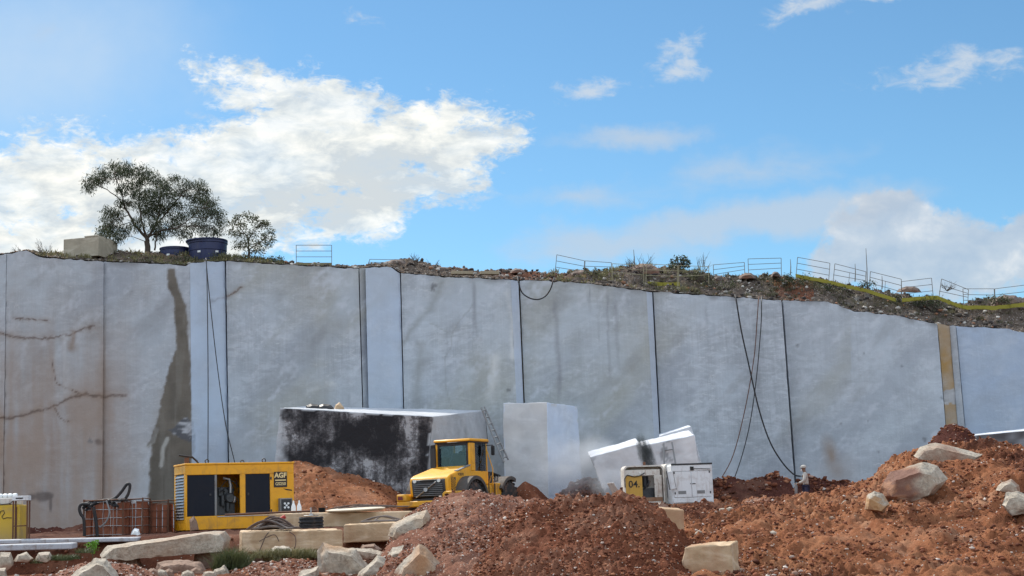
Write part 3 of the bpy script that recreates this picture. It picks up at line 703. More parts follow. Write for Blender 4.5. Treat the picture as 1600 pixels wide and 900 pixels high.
sl = grid_mesh('dirt_slope_terrain', pC, SOILO, slope_t, org=(11, 42, 1)); tag(sl, kind='structure')
HC = heights(pC)
scatter('gravel', pC, 110000, 'red clods and pale pebbles over the dirt slope', pale=.07, smin=.010, smax=.070, seed=12, mask=lambda x, y: (x > 3.2) & (np.abs(x) < y * .40))

gpos = np.stack(np.meshgrid(np.arange(-17, 6, .3), np.arange(29, 40, .3)), -1); gpos = np.concatenate([gpos, np.interp(gpos[..., 1:], gy, gz)], -1)
scatter('gravel', gpos, 9000, 'gravel and small stones on the quarry floor', pale=.3, smin=.012, smax=.09, seed=14)

# ------------------------------------------------------------------ rocks and blocks
def rough_obj(bm, name, mat, org, cuts, amp, seed, parent=None, fine=.35, sharp=30):
    bmesh.ops.triangulate(bm, faces=[f for f in bm.faces if len(f.verts) > 4])
    bmesh.ops.subdivide_edges(bm, edges=bm.edges[:], cuts=cuts, use_grid_fill=True)
    bmesh.ops.recalc_face_normals(bm, faces=bm.faces)
    co = np.array([v.co[:] for v in bm.verts]); no = np.array([v.normal[:] for v in bm.verts])
    d = fbm(co, 1.6, 4, seed) * amp + fbm(co, 6, 4, seed + 4) * amp * fine * 1.6 + np.minimum(fbm(co, 2.6, 3, seed + 8, ridge=True) - .25, 0) * amp * 1.0
    co = co + no * d[:, None] - np.array(org)
    for v, c in zip(bm.verts, co): v.co = c
    me = bpy.data.meshes.new(name); bm.to_mesh(me); bm.free()
    finish(me, True, sharp)
    return link_mesh(name, me, parent, mat, None if parent else org)

def paint_obj(o, fn):
    me = o.data; n = len(me.vertices); co = np.empty(n * 3); me.vertices.foreach_get('co', co); co = co.reshape(-1, 3) + np.array(o.location)
    no = np.empty(n * 3); me.vertices.foreach_get('normal', no); t = fn(co, no.reshape(-1, 3))
    at = me.color_attributes.new('tint', 'FLOAT_COLOR', 'POINT'); at.data.foreach_set('color', t.astype(np.float32).ravel())

def dusty(col=(.34, .17, .10), amt=.7, seed=5, top=True, scale=1.4):
    def f(co, no):
        a = fbm(co, scale, 5, seed); t = np.zeros((len(co), 4)); t[:, :3] = col
        t[:, 3] = np.clip(a * 1.8 + .1 - (0 if not top else 0), 0, 1) * amt; return t
    return f

def rock(name, poly, Y, depth, mat, label, cat='rock', seed=1, amp=.07, cuts=8, group=None, ridge=.45, tint=None, shrink=.72):
    """angular rock: the outline stands in the middle of its depth, smaller facets before and behind it"""
    rng = np.random.default_rng(seed); a = np.array(poly, float); c = a.mean(0)
    pts = []
    for fy, s in ((0, shrink), (ridge, 1.0), (1, shrink * .95)):
        pp = c + (a - c) * (s * rng.uniform(.94, 1.04, (len(a), 1)) if s < 1 else 1)
        if fy == 0: pp = pp + np.array([0, (a[:, 1].max() - c[1]) * .22])
        pts.append(P(pp[:, 0], pp[:, 1], Y + fy * depth + rng.uniform(-.06, .06, len(a)) * depth))
    pts = np.concatenate(pts)
    bm = bmesh.new()
    for p in pts: bm.verts.new(p)
    r = bmesh.ops.convex_hull(bm, input=bm.verts)
    junk = [g for g in r['geom_interior'] if isinstance(g, bmesh.types.BMVert)] + [v for v in bm.verts if not v.link_faces]
    bmesh.ops.delete(bm, geom=list(set(junk)), context='VERTS')
    bmesh.ops.dissolve_limit(bm, angle_limit=R(6), verts=bm.verts, edges=bm.edges)
    org = pts.mean(0); org[2] = pts[:, 2].min()
    if name == 'rock' and mat is not TAN:        # red earth clinging to the foot of the stone
        base_t = tint or dusty((.36, .24, .17), .35, seed); z0, z1 = pts[:, 2].min(), pts[:, 2].max()
        def tint(co, no):
            t = base_t(co, no); h = (co[:, 2] - z0) / (z1 - z0); a = np.clip((.30 - h) * 2.5 + fbm(co, 2.5, 4, seed + 6) * 1.3, 0, .85)[:, None]
            t[:, :3] = t[:, :3] * (1 - a) + np.array((.23, .095, .055)) * a; t[:, 3:] = np.maximum(t[:, 3:], a); return t
    o = rough_obj(bm, name, mat, org, cuts, amp, seed)
    paint_obj(o, tint or dusty((.36, .24, .17), .35, seed))
    return tag(o, label, cat, group)

def block(name, front, back, mat, label, cat='stone block', seed=1, amp=.012, cuts=9, group=None, tint=None, parent=None):
    """front: bl br tr tl as (px,py,Y); back: a world vector or four (px,py,Y)"""
    fr = [PV(*p) for p in front]
    bk = [p + Vector(back) for p in fr] if not isinstance(back[0], (tuple, list)) else [PV(*p) for p in back]
    bm = bmesh.new(); v = [bm.verts.new(p) for p in fr + bk]
    for f in [(0, 1, 2, 3), (5, 4, 7, 6), (4, 0, 3, 7), (1, 5, 6, 2), (3, 2, 6, 7), (4, 5, 1, 0)]: bm.faces.new([v[i] for i in f])
    bmesh.ops.bevel(bm, geom=bm.edges[:], offset=.02, segments=1, affect='EDGES')
    org = sum(fr + bk, Vector()) / 8; org.z = min(p.z for p in fr + bk)
    o = rough_obj(bm, name, mat, org, cuts, amp, seed)
    paint_obj(o, tint or dusty((.36, .24, .17), .35, seed))
    return tag(o, label, cat, group)

def chipped(col, amt, seed=3):
    return dusty(col, amt, seed)

def weathered_mat():
    m, nt, b = M('weathered_stone'); co = geoco(nt)
    base = ramp(nt, noise_tex(nt, co, .6, 8, .62), [(.3, (.40, .42, .45)), (.7, (.58, .59, .61))])
    a = nn(nt, 'ShaderNodeAttribute', attribute_name='tint')
    n1 = noise_tex(nt, co, 1.3, 10, .72, dist=.6); n2 = noise_tex(nt, co, 9, 8, .75); n3 = noise_tex(nt, co, 1.5, 8, .7, stretch=(2.5, 2.5, .35))
    sp = nn(nt, 'ShaderNodeSeparateColor'); nt.links.new(a.outputs['Color'], sp.inputs[0])
    def mt(op, x, y):
        k = nn(nt, 'ShaderNodeMath', operation=op)
        for i, v in enumerate((x, y)):
            if isinstance(v, (int, float)): k.inputs[i].default_value = v
            else: nt.links.new(v, k.inputs[i])
        return k.outputs[0]
    t = mt('ADD', mt('MULTIPLY', mt('SUBTRACT', n1, .5), 1.5), mt('ADD', mt('MULTIPLY', mt('SUBTRACT', n2, .5), 1.1), mt('ADD', mt('MULTIPLY', mt('SUBTRACT', n3, .5), .9), sp.outputs[0])))
    dark = ramp(nt, t, [(.14, (.42, .41, .42)), (.32, (.17, .16, .165)), (.54, (.055, .050, .053)), (.80, (.015, .013, .016))])
    c = mix(nt, a.outputs['Alpha'], base, dark)
    nt.links.new(c, b.inputs['Base Color']); b.inputs['Roughness'].default_value = .85; bump(nt, b, mix(nt, .5, n1, n2), 1.0, .09); return m
WEATH = weathered_mat()
# sawn blocks in front of the wall
def black_face(co, no):
    t = np.zeros((len(co), 4)); front = np.clip(-no[:, 1] * 1.8 - .75, 0, 1) * (no[:, 2] < .5)
    d = co[:, 1:2] * 0 + 1; p = co - np.array([0, 0, CAMZ]); cc = p @ RM; px = 800 + F * cc[:, 0] / -cc[:, 2]; py = 450 - F * cc[:, 1] / -cc[:, 2]
    q = np.stack([px, py, 0 * px], -1)
    k = .45 + fbm(q, 1 / 40, 4, 201) * .60 + fbm(q, 1 / 12, 4, 205) * .25
    for cx, cy, rx, ry, a in ((535, 690, 60, 26, .38), (600, 690, 32, 60, .50), (500, 722, 60, 10, .35), (665, 700, 14, 60, .35), (480, 650, 40, 14, .12), (550, 725, 50, 14, -.30), (640, 690, 8, 60, -.28), (455, 690, 30, 26, -.15), (652, 680, 5, 40, -.25), (622, 668, 12, 20, .1)):
        k = k + a * np.exp(-(((px - cx) / rx) ** 2 + ((py - cy) / ry) ** 2))
    t[:, 0] = k; t[:, 3] = front * sstep(436, 450, px - (720 - py) * -.07 + fbm(q, 1 / 10, 3, 7) * 12); return t
blk = block('stone_block', [(424, 775, 61.5), (660, 800, 61.8), (677, 651, 61.8), (437, 637, 61.5)],
            [(455, 760, 66), (772, 785, 66), (759, 641, 66), (480, 635, 66)], WEATH,
            'long fallen stone block with a black weathered face and a white top', seed=5, amp=.03, cuts=44, tint=black_face)
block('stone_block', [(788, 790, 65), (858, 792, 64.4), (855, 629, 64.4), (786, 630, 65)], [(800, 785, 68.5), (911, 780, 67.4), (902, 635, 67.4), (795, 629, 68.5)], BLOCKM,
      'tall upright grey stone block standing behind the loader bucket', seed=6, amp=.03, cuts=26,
      tint=lambda co, no: np.concatenate([np.where((no[:, 0:1] > .3), np.array((.58, .66, .80)), np.array((.58, .56, .54)) + .16 * fbm(co, 1.2, 5, 8)[:, None]), np.clip(.62 + fbm(co, .9, 4, 18) * .6, 0, .85)[:, None]], 1))  # right-facing side tinted lighter and bluer to stand for its sky light
tilt_t = lambda co, no: np.concatenate([np.where(fbm(co, 1.6, 6, 9)[:, None] > .24, np.array((.20, .19, .19)), np.array((.64, .62, .62)) + .25 * fbm(co, 1.1, 5, 19)[:, None]), np.clip(fbm(co, 1.3, 6, 9) * .6 + .62, 0, .9)[:, None] * (no[:, 2:3] < .5)], 1)
block('stone_block', [(946, 775, 61.0), (1016, 768, 60.6), (1001, 693, 60.6), (922, 714, 61.0)], [(950, 770, 62.8), (1014, 762, 62.6), (993, 685, 62.6), (918, 706, 62.8)], BLOCKM,
      'smaller tilted stone block left of the split with a white top face', seed=7, amp=.035, cuts=24, tint=tilt_t)
block('stone_block', [(1018, 775, 60.6), (1098, 770, 60.2), (1085, 680, 60.2), (1003, 697, 60.6)], [(1022, 768, 63.0), (1106, 755, 62.8), (1076, 672, 62.8), (1000, 690, 63.0)], BLOCKM,
      'larger tilted stone block behind the white cabinet with a chipped corner', seed=8, amp=.04, cuts=24, tint=tilt_t)
block('stone_block', [(1030, 770, 63.4), (1108, 765, 63.2), (1080, 666, 63.2), (1030, 681, 63.4)], [(1030, 770, 64.4), (1110, 765, 64.2), (1075, 664, 64.2), (1030, 678, 64.4)], BLOCKM,
      'thin grey slab leaning behind the larger tilted block', seed=9, amp=.015, cuts=8)
block('stone_block', [(1510, 716, 62.5), (1720, 705, 62.0), (1720, 662, 62.0), (1514, 681, 62.5)], [(1520, 710, 66), (1730, 700, 66), (1730, 656, 66), (1520, 678, 66)], BLOCKM,
      'low block with a pale top ledge and dark face at the far right', seed=10, amp=.02, cuts=14,
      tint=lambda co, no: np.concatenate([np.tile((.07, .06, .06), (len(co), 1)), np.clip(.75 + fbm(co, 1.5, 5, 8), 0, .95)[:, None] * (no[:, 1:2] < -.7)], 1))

tanstripe = lambda co, no: np.concatenate([np.tile((.36, .19, .10), (len(co), 1)), np.clip(fbm(co * np.array([1, 1, .12]), 2.2, 4, 15) * 2.2 - .15, 0, .65)[:, None] * (no[:, 2:3] < .5)], 1)
block('stone_block', [(378, 864, 37.3), (535, 857, 37.3), (535, 828, 37.3), (379, 831, 37.3)], (-.46, 2.0, .03), TAN, 'tan sawn block with a pale top carrying brown hoses', seed=21, amp=.035, cuts=26, tint=tanstripe)
block('stone_block', [(536, 849, 39.2), (648, 842, 39.2), (646, 816, 39.2), (536, 820, 39.2)], (.0, 1.4, .02), TAN, 'tan striped sawn block behind the grassy mound and beside the white rocks', seed=22, amp=.03, cuts=22, tint=tanstripe)
block('stone_block', [(420, 832, 41.2), (640, 826, 41.2), (640, 799, 41.2), (420, 803, 41.2)], (.0, 1.3, .02), TAN, 'long low sawn block carrying the round pale lid', seed=23, amp=.016, cuts=16, tint=tanstripe)
block('stone_block', [(1064, 915, 30.6), (1148, 915, 30.6), (1143, 850, 30.6), (1070, 856, 30.6)], (.26, .9, .04), TAN, 'smooth tan stone block sticking out of the dirt at the bottom edge', seed=24, amp=.06, cuts=16, tint=dusty((.36, .17, .09), .8, 31))
block('stone_block', [(1024, 828, 37.5), (1069, 829, 37.5), (1069, 797, 37.5), (1020, 794, 37.5)], (-.05, .9, .06), TAN, 'small pale cut block half buried below the white cabinet', seed=25, amp=.02, cuts=10, tint=dusty((.34, .17, .09), .7, 33))
# long slabs at the left
block('stone_slab', [(-40, 862, 37.6), (112, 858, 38.0), (112, 849, 38.0), (-40, 853, 37.6)], (0, .5, .02), BEAM, 'dusty white beam lying in front of the yellow cabinet', cat='beam', seed=27, amp=.006, cuts=6)
block('stone_slab', [(-40, 851, 39.0), (214, 846, 39.6), (214, 840, 39.6), (-40, 845, 39.0)], (0, .5, .02), BEAM, 'longer dusty white beam below the wire cages', cat='beam', seed=28, amp=.006, cuts=6)
rock('rock_slab', [(156, 868), (165, 853), (225, 843), (262, 838), (330, 829), (352, 830), (360, 842), (356, 858), (330, 860), (260, 868), (190, 872)], 37.0, 1.4, PALE,
     'long pale wedge shaped rock slab in front of the generator', seed=31, amp=.05, cuts=14, shrink=.93, tint=dusty((.30, .17, .10), .75, 3, scale=1.0))
rock('rock', [(497, 905), (496, 862), (504, 847), (530, 852), (556, 858), (578, 882), (580, 910)], 33.2, .9, PALE, 'pale white and rusty rock on the bottom edge below the tan block', seed=32, tint=dusty((.38, .21, .10), .95, 41))
rock('rock', [(548, 908), (572, 886), (590, 868), (612, 880), (616, 908)], 32.6, .6, PALE, 'small bluish white rock between the rusty rock and the tan rock', seed=33)
rock('rock', [(608, 910), (622, 880), (655, 848), (668, 855), (690, 878), (698, 910)], 31.6, .8, PALE, 'pointed tan rock at the foot of the gravel heap', seed=34, tint=dusty((.42, .235, .125), 1.0, 43))
rock('rock', [(605, 838), (612, 818), (650, 800), (668, 797), (672, 812), (650, 836), (618, 850)], 34.4, .9, PALE, 'cream boulder slab leaning on the left flank of the gravel heap', seed=35, tint=dusty((.46, .30, .17), .9, 44))
rock('rock', [(594, 905), (598, 878), (614, 856), (632, 850), (630, 880), (612, 905)], 33.0, .7, PALE, 'cream narrow rock wedged behind the pointed tan rock', seed=36, tint=dusty((.40, .24, .13), .6, 45))
rock('rock', [(546, 866), (552, 856), (580, 858), (600, 864), (606, 872), (575, 876)], 35.0, .6, PALE, 'flat white stone below the striped tan block', seed=37)
rock('rock', [(602, 862), (606, 850), (618, 848), (628, 856), (622, 866)], 36.5, .5, BOULD, 'small dusty pink stone under the striped tan block', seed=38)
rock('rock', [(560, 862), (566, 850), (586, 848), (598, 858), (590, 866)], 37.5, .5, BOULD, 'brown stone in the shadow under the striped tan block', seed=39)
rock('rock', [(96, 912), (120, 890), (150, 872), (166, 873), (178, 888), (196, 912)], 32.2, .8, PALE, 'large grey white rock cut off by the bottom left edge', seed=51, tint=dusty((.42, .36, .28), .5, 46))
for i, (pl, lab) in enumerate([([(-12, 885), (0, 862), (16, 864), (21, 882), (10, 892)], 'grey white stone at the left edge below the beams'),
                               ([(20, 878), (26, 864), (42, 860), (52, 872), (46, 880)], 'grey white stone second from the left below the beams'),
                               ([(54, 876), (60, 864), (78, 863), (84, 873), (72, 879)], 'flat pale stone third from the left below the beams'),
                               ([(-10, 908), (-4, 888), (10, 886), (12, 908)], 'pale stone in the bottom left corner'),
                               ([(86, 898), (92, 890), (104, 890), (106, 898)], 'small tan stone beside the large grey white rock')]):
    rock('rock', pl, 35.2 - .7 * (i > 2), .5, PALE, lab, seed=60 + i, cuts=3, group='loose pale stones at the lower left')
rock('rock', [(240, 905), (246, 880), (280, 874), (312, 880), (330, 905)], 35.2, .8, BOULD, 'pinkish brown boulder in the shade under the rock slab', seed=66)
for pl_, Yk, lb_ in (([(178, 890), (186, 862), (214, 860), (224, 890)], 37.4, 'brown stone propping the thin end of the rock slab'), ([(300, 890), (308, 852), (344, 852), (352, 890)], 37.5, 'brown stone propping the thick end of the rock slab'),
                     ([(392, 895), (398, 856), (440, 855), (448, 895)], 37.9, 'brown stone under the left half of the hose laden block'), ([(488, 895), (494, 850), (528, 850), (534, 895)], 37.9, 'brown stone under the right half of the hose laden block'),
                     ([(610, 880), (616, 838), (642, 836), (648, 880)], 39.4, 'brown stone propping the striped tan block at the gravel heap')):
    rock('rock', pl_, Yk, .8, BOULD, lb_, seed=int(pl_[0][0]), cuts=4)
rock('rock', [(330, 905), (334, 888), (350, 884), (358, 896), (356, 908)], 34.2, .5, PALE, 'small grey stone below the grass tuft', seed=67)
rock('rock', [(420, 862), (430, 853), (452, 854), (460, 862), (440, 868)], 35.6, .5, PALE, 'flat white stone in the dry grass under the tan block', seed=68)
rock('rock', [(455, 915), (470, 892), (498, 884), (500, 915)], 32.6, .6, PALE, 'low grey slab at the bottom edge left of the rusty rock', seed=69)
rock('rock', [(1380, 775), (1376, 760), (1392, 738), (1440, 722), (1466, 726), (1482, 748), (1462, 772), (1428, 786), (1400, 788)], 40.3, 1.4, PALE,
     'large brown boulder with a white mottled side on the dirt slope', seed=71, amp=.06, tint=lambda co, no: np.concatenate([np.where(fbm(co, 2.0, 4, 6)[:, None] > .05, np.array((.30, .135, .07)), np.array((.17, .07, .045))), np.clip(.62 - (co[:, 0:1] - 11.0) * 1.5 + fbm(co, 2.0, 5, 3)[:, None] * 1.8, 0, .92)], 1))
rock('rock', [(1427, 712), (1438, 698), (1462, 692), (1480, 696), (1500, 706), (1536, 710), (1524, 722), (1495, 730), (1465, 722)], 45.0, 1.0, PALE,
     'long pale grey slab of rock on the crest of the dirt slope', seed=72, amp=.05, shrink=.85, tint=dusty((.26, .115, .065), .8, 49))
rock('rock', [(1350, 796), (1354, 774), (1366, 766), (1380, 772), (1390, 788), (1380, 800)], 37.4, .5, PALE, 'tan rock with a white top below the brown boulder', seed=73, tint=lambda co, no: np.concatenate([np.tile((.46, .25, .10), (len(co), 1)), np.clip(.9 - no[:, 2:3] * 1.4 + fbm(co, 3, 3, 5)[:, None] * .5, 0, .85)], 1))
rock('rock', [(1556, 766), (1566, 754), (1580, 750), (1592, 758), (1594, 772)], 37.6, .6, PALE, 'pale rock at the right edge on the dirt slope', seed=74, tint=dusty((.28, .13, .075), .8, 52))
rock('rock', [(1564, 788), (1572, 770), (1590, 768), (1612, 778), (1610, 804), (1580, 806)], 35.6, .6, PALE, 'dark mottled rock at the right edge under the pale one', seed=75, tint=dusty((.10, .085, .075), .8, 51))
rs5 = random.Random(15)
for i in range(34):
    px, Yk = [(rs5.uniform(0, 340), rs5.uniform(33.5, 36.6)), (rs5.uniform(530, 625), rs5.uniform(34.5, 38.2))][i % 2]
    zz0 = GZ(Yk); cxw = float(P(px, 850, Yk)[0]); hz_ = 804 + (800 - px) * .0367; py = hz_ + (CAMZ - zz0) * F / Yk; w_ = rs5.uniform(5, 13)
    rock('rock', [(px - w_, py + 3), (px - w_ * .8, py - w_ * .5), (px - w_ * .1, py - w_ * rs5.uniform(.7, 1.1)), (px + w_ * .6, py - w_ * .6), (px + w_, py + 3)], Yk, w_ / 50, (PALE, BOULD, BOULD)[i % 3],
         'loose stone lying among the rubble of the left foreground', seed=900 + i, cuts=2, amp=.03, group='loose stones in the left foreground rubble')
rr = random.Random(5)
for i in range(30):
    px = rr.uniform(1085, 1600); yy = rr.uniform(30, 48)
    x = float(P(px, 800, yy)[0]); z = float(HC(np.array([x]), np.array([yy]))[0])
    if i in (3, 9, 17): px += 8
    s = rr.uniform(.05, .12); mbm = bmesh.new(); bmesh.ops.create_icosphere(mbm, subdivisions=1, radius=s)
    for v in mbm.verts: v.co = Vector((v.co.x * rr.uniform(.8, 1.5), v.co.y * rr.uniform(.8, 1.2), v.co.z * rr.uniform(.5, .9))) + Vector((x, yy, z + s * .2))
    o = rough_obj(mbm, 'rock', PALE if i % 3 else BOULD, (x, yy, z), 1, .02, 300 + i)
    paint_obj(o, dusty((.30, .14, .085), .8, i))
    tag(o, 'small loose stone lying on the red dirt slope', 'rock', 'loose stones on the dirt slope')
rock('rock', [(521, 641), (524, 632), (530, 628), (536, 634), (537, 642)], 63.5, .5, TAN, 'small orange and white stone on the black block', seed=76, cuts=3)

# ------------------------------------------------------------------ generator
e = PV(290, 829, 43.0); zg = e.z
gen = thing('generator_set', (e.x, e.y, zg), (0, 0, R(28)), 'yellow generator container with dark glass doors beside the wire cages', 'generator')
GL, GW, GH = 3.36, 1.30, 1.95
skid = MB().b(.04, GL - .04, .05, .17, -.22, -.002).b(.04, GL - .04, GW - .17, GW - .05, -.22, -.002).b(.3, .5, .172, GW - .172, -.2, -.02).b(2.8, 3.0, .172, GW - .172, -.2, -.02)
skid.build('skid', RUST, gen, bevel=.01)
ox0, ox1, dx0, dx1, oz0, oz1 = .05, 1.66, 1.83, 2.60, .40, 1.62
h = MB()
h.b(0, GL, 0, .06, 0, oz0).b(0, GL, 0, .06, oz1, GH - .04)                                   # bottom and top rail of the front
h.b(0, ox0, .001, .06, oz0, oz1).b(ox1, dx0, .001, .06, oz0, oz1).b(dx1, GL, .001, .06, oz0, oz1)
h.b(0, .05, .061, GW, 0, .30).b(0, .05, .061, GW, 1.66, GH - .04).b(0, .05, .061, .20, .30, 1.66).b(0, .05, GW - .14, GW, .30, 1.66)  # end frame
h.b(GL - .05, GL, .061, GW, 0, GH - .04).b(.051, GL - .051, GW - .05, GW, 0, GH - .04).b(.051, GL - .051, .061, GW - .051, 0, .05)
h.build('housing', YEL, gen, bevel=.012)
MB().b(-.02, GL + .02, -.02, GW + .02, GH - .038, GH + .02).build('roof', YEL, gen, bevel=.015)
lv = MB().b(.03, .045, .201, GW - .141, .301, 1.659)
lou = lv.build('louvre_panel', DARK, gen)
sl_ = MB()
for i in range(15):
    z = .36 + i * .088
    sl_.add([(-.012, .203, z - .035), (-.012, GW - .143, z - .035), (.026, GW - .143, z + .03), (.026, .203, z + .03), (-.006, .203, z - .043), (-.006, GW - .143, z - .043), (.03, GW - .143, z + .02), (.03, .203, z + .02)],
            [(0, 1, 2, 3), (7, 6, 5, 4), (0, 4, 5, 1), (3, 2, 6, 7), (0, 3, 7, 4), (1, 5, 6, 2)])
sl_.build('louvre', STEEL, lou, smooth=False)
d1 = MB().b(ox0 + .003, .88, .018, .045, oz0 + .003, oz1 - .003).build('door', DOORG, gen, bevel=.006); d1['label'] = 'dark closed door leaf beside the engine bay'
MB().b(.72, .78, -.004, .016, 1.0, 1.06).build('handle', DARK, d1, bevel=.004)
MB().b(.883, .95, .01, .05, oz0 + .003, oz1 - .003).build('door_post', GREY, gen, bevel=.004)
d2 = MB().b(dx0 + .003, dx1 - .003, .018, .045, oz0 + .003, oz1 - .003).build('door', DOORG, gen, bevel=.006); d2['label'] = 'dark single door near the sign'
for hz0 in (1.44, .46): MB().b(dx1 + .002, dx1 + .05, -.022, -.002, hz0, hz0 + .08).build('hinge', DARK, d2, bevel=.004)
MB().b(dx0 + .06, dx0 + .11, -.004, .016, .98, 1.06).build('handle', DARK, d2, bevel=.004)
eng = MB().b(.35, 1.6, .35, .85, .42, .95).b(.45, 1.5, .42, .80, .952, 1.25).lathe([(.12, -.10), (.16, -.05), (.16, .05), (.10, .10)], 16, (1.42, .30, .92), 'y').lathe([(.07, 0), (.07, .3)], 12, (1.2, .30, .70)).lathe([(.06, 0), (.06, .26)], 12, (1.36, .30, .52))
for i in range(6): eng.b(.6 + i * .17, .72 + i * .17, .36, .415, 1.0, 1.2)
rs = random.Random(2)
for i in range(16):
    a = Vector((rs.uniform(1.0, 1.75), .32, rs.uniform(.5, 1.3))); b2 = a + Vector((rs.uniform(-.4, .4), rs.uniform(-.05, .1), rs.uniform(-.3, .3)))
    eng.tube([a, (a + b2) / 2 + Vector((0, -.07, .05)), b2], .014, 6)
engo = eng.build('engine', ENG, gen, bevel=.01)
MB().tube([(1.45, .30, 1.0), (1.45, .28, 1.3), (1.42, .3, 1.48), (1.25, .36, 1.52)], .045, 10).lathe([(.05, 0), (.07, .03), (.07, .16), (.05, .19)], 14, (1.55, .28, .78)).b(1.25, 1.33, .29, .33, .84, .9).build('engine_pipe', STEEL, engo)
MB().b(ox0 + .9, 2.7, -.02, -.004, oz0 - .035, oz0 - .012).build('drip_rail', STEEL, gen)
sg = MB().b(2.72, 3.14, -.010, -.002, 1.20, 1.67).build('sign', SIGNB, gen)
text_part('sign_lettering', 'AGF', .205, SIGNY, sg, (2.93, -.013, 1.555), (R(90), 0, 0), bold=.007)
MB().b(2.76, 3.10, -.014, -.0101, 1.395, 1.43).build('sign_bar', SIGNY, sg, smooth=False)
text_part('sign_lettering', 'GS250', .125, SIGNY, sg, (2.93, -.013, 1.30), (R(90), 0, 0), bold=.002)
cb = MB().b(2.85, 3.24, -.20, -.002, .44, .86).build('control_box', GREY, gen, bevel=.012)
MB().b(2.885, 3.21, -.208, -.2005, .47, .83).build('control_panel', DARK, cb)
sk = MB()
for x, z in ((2.99, .70), (3.10, .70), (2.99, .58), (3.10, .58), (3.045, .64)): sk.lathe([(.033, -.014), (.033, 0)], 14, (x, -.2085, z), 'y')
sk.build('socket', WPLAS, cb)
MB().add([(3.02, -.004, 1.16), (3.28, -.004, 1.12), (3.30, -.004, 1.08), (3.10, -.004, 1.11), (3.02, -.004, 1.16), (3.28, -.001, 1.12)], [(0, 1, 2, 3)]).build('soot_mark', MARK, gen, smooth=False)
for x in (.35, .68, 2.05, 2.45):
    MB().tube([(x + .055 * math.cos(a), .12 + (.9 if x in (.35, 2.05) else 0), GH + .075 + .055 * math.sin(a)) for a in np.linspace(-1.2, math.pi + 1.2, 16)], .016, 8).build('lifting_eye', DARK, gen)
MB().tube([(.25, .8, GH + .021), (.25, .8, GH + .22)], .07, 14).build('exhaust_stub', RUST, gen)
MB().tube([(.02, .84, GH + .30), (.2, .82, GH + .27), (.42, .8, GH + .24), (.55, .78, GH + .12), (.6, .75, GH + .03)], .03, 8).build('exhaust_hose', BLK, gen)
# flat stone propped at the generator
rock('rock', [(297, 830), (296, 812), (303, 806), (308, 815), (311, 828)], 42.4, .25, BOULD, 'thin pinkish stone propped against the front of the generator', seed=81, cuts=3, amp=.01)

# ------------------------------------------------------------------ wire cages
def cage(pl, pr, pyb, pyt, Y, label, seed, bent=True):
    a = PV(pl, pyb, Y); b = PV(pr, pyb, Y); t = PV(pl, pyt, Y); w = (b - a).length; hh = t.z - a.z; zb = max(a.z, GZ(Y) - .02)
    th = thing('wire_cage', (a.x, Y, a.z), (0, 0, 0), label, 'wire cage', 'wire cages beside the generator')
    rg = random.Random(seed); s = MB(); D = .8
    n = max(3, int(w / .16))
    for row in (0, 1):
        for i in range(n):
            x0 = i * w / n + rg.uniform(.004, .02); x1 = (i + 1) * w / n - rg.uniform(.004, .03); yy = .03 if row == 0 else D - .09
            dz = rg.uniform(-.12, .02); ln = rg.uniform(-.02, .02)
            s.add([(x0, yy, .03), (x1, yy, .03), (x1 + ln, yy + .02, hh - .06 + dz), (x0 + ln, yy + .02, hh - .06 + dz), (x0, yy + .03, .03), (x1, yy + .03, .03), (x1 + ln, yy + .05, hh - .06 + dz), (x0 + ln, yy + .05, hh - .06 + dz)],
                  [(0, 1, 2, 3), (5, 4, 7, 6), (0, 4, 5, 1), (3, 2, 6, 7), (0, 3, 7, 4), (1, 5, 6, 2)])
    for row in (0, 1):
        x0 = .02 if row == 0 else w - .05
        for i in range(4): s.b(x0, x0 + .03, .1 + i * .16, .23 + i * .16, .03, hh - .08)
    s.b(.03, w - .03, .06, D - .1, .0, .03)
    s.build('slat_lining', SLAT, th, smooth=False)
    wr = MB()
    for i in range(5):
        z = .05 + i * (hh - .1) / 4 + rg.uniform(-.015, .015)
        wr.tube([(-.01, 0, z), (w * .33, -.02, z + rg.uniform(-.02, .02)), (w * .66, -.01, z + rg.uniform(-.02, .02)), (w + .01, 0, z), (w + .01, D, z), (-.01, D, z), (-.01, 0, z)], .009, 5)
    for i in range(int(w / .22) + 1):
        x = i * w / int(w / .22); wr.tube([(x, -.012, 0), (x + rg.uniform(-.02, .02), -.02, hh * .5), (x, -.012, hh)], .008, 5)
    wr.build('wire_mesh', STEEL if seed % 2 else RUST, th)
    fr = MB()
    for x in (-.02, w + .02): fr.tube([(x, -.02, -.05), (x, -.02, hh + .03), (x, D + .02, hh + .02), (x, D + .02, -.05)], .026, 8)
    fr.tube([(-.02, -.02, hh), (w + .02, -.02, hh + .01)], .02, 8)
    fr.build('frame', RUST, th)
    return th
cage(132, 191, 840, 783, 42.4, 'wire cage lined with brown slats under a tangle of black hose', 3)
cage(191, 222, 838, 781, 42.8, 'narrow wire cage of brown slats next to the hose tangle', 5)
cage(226, 262, 838, 784, 43.6, 'wire cage of brown slats half hidden behind the generator', 4)
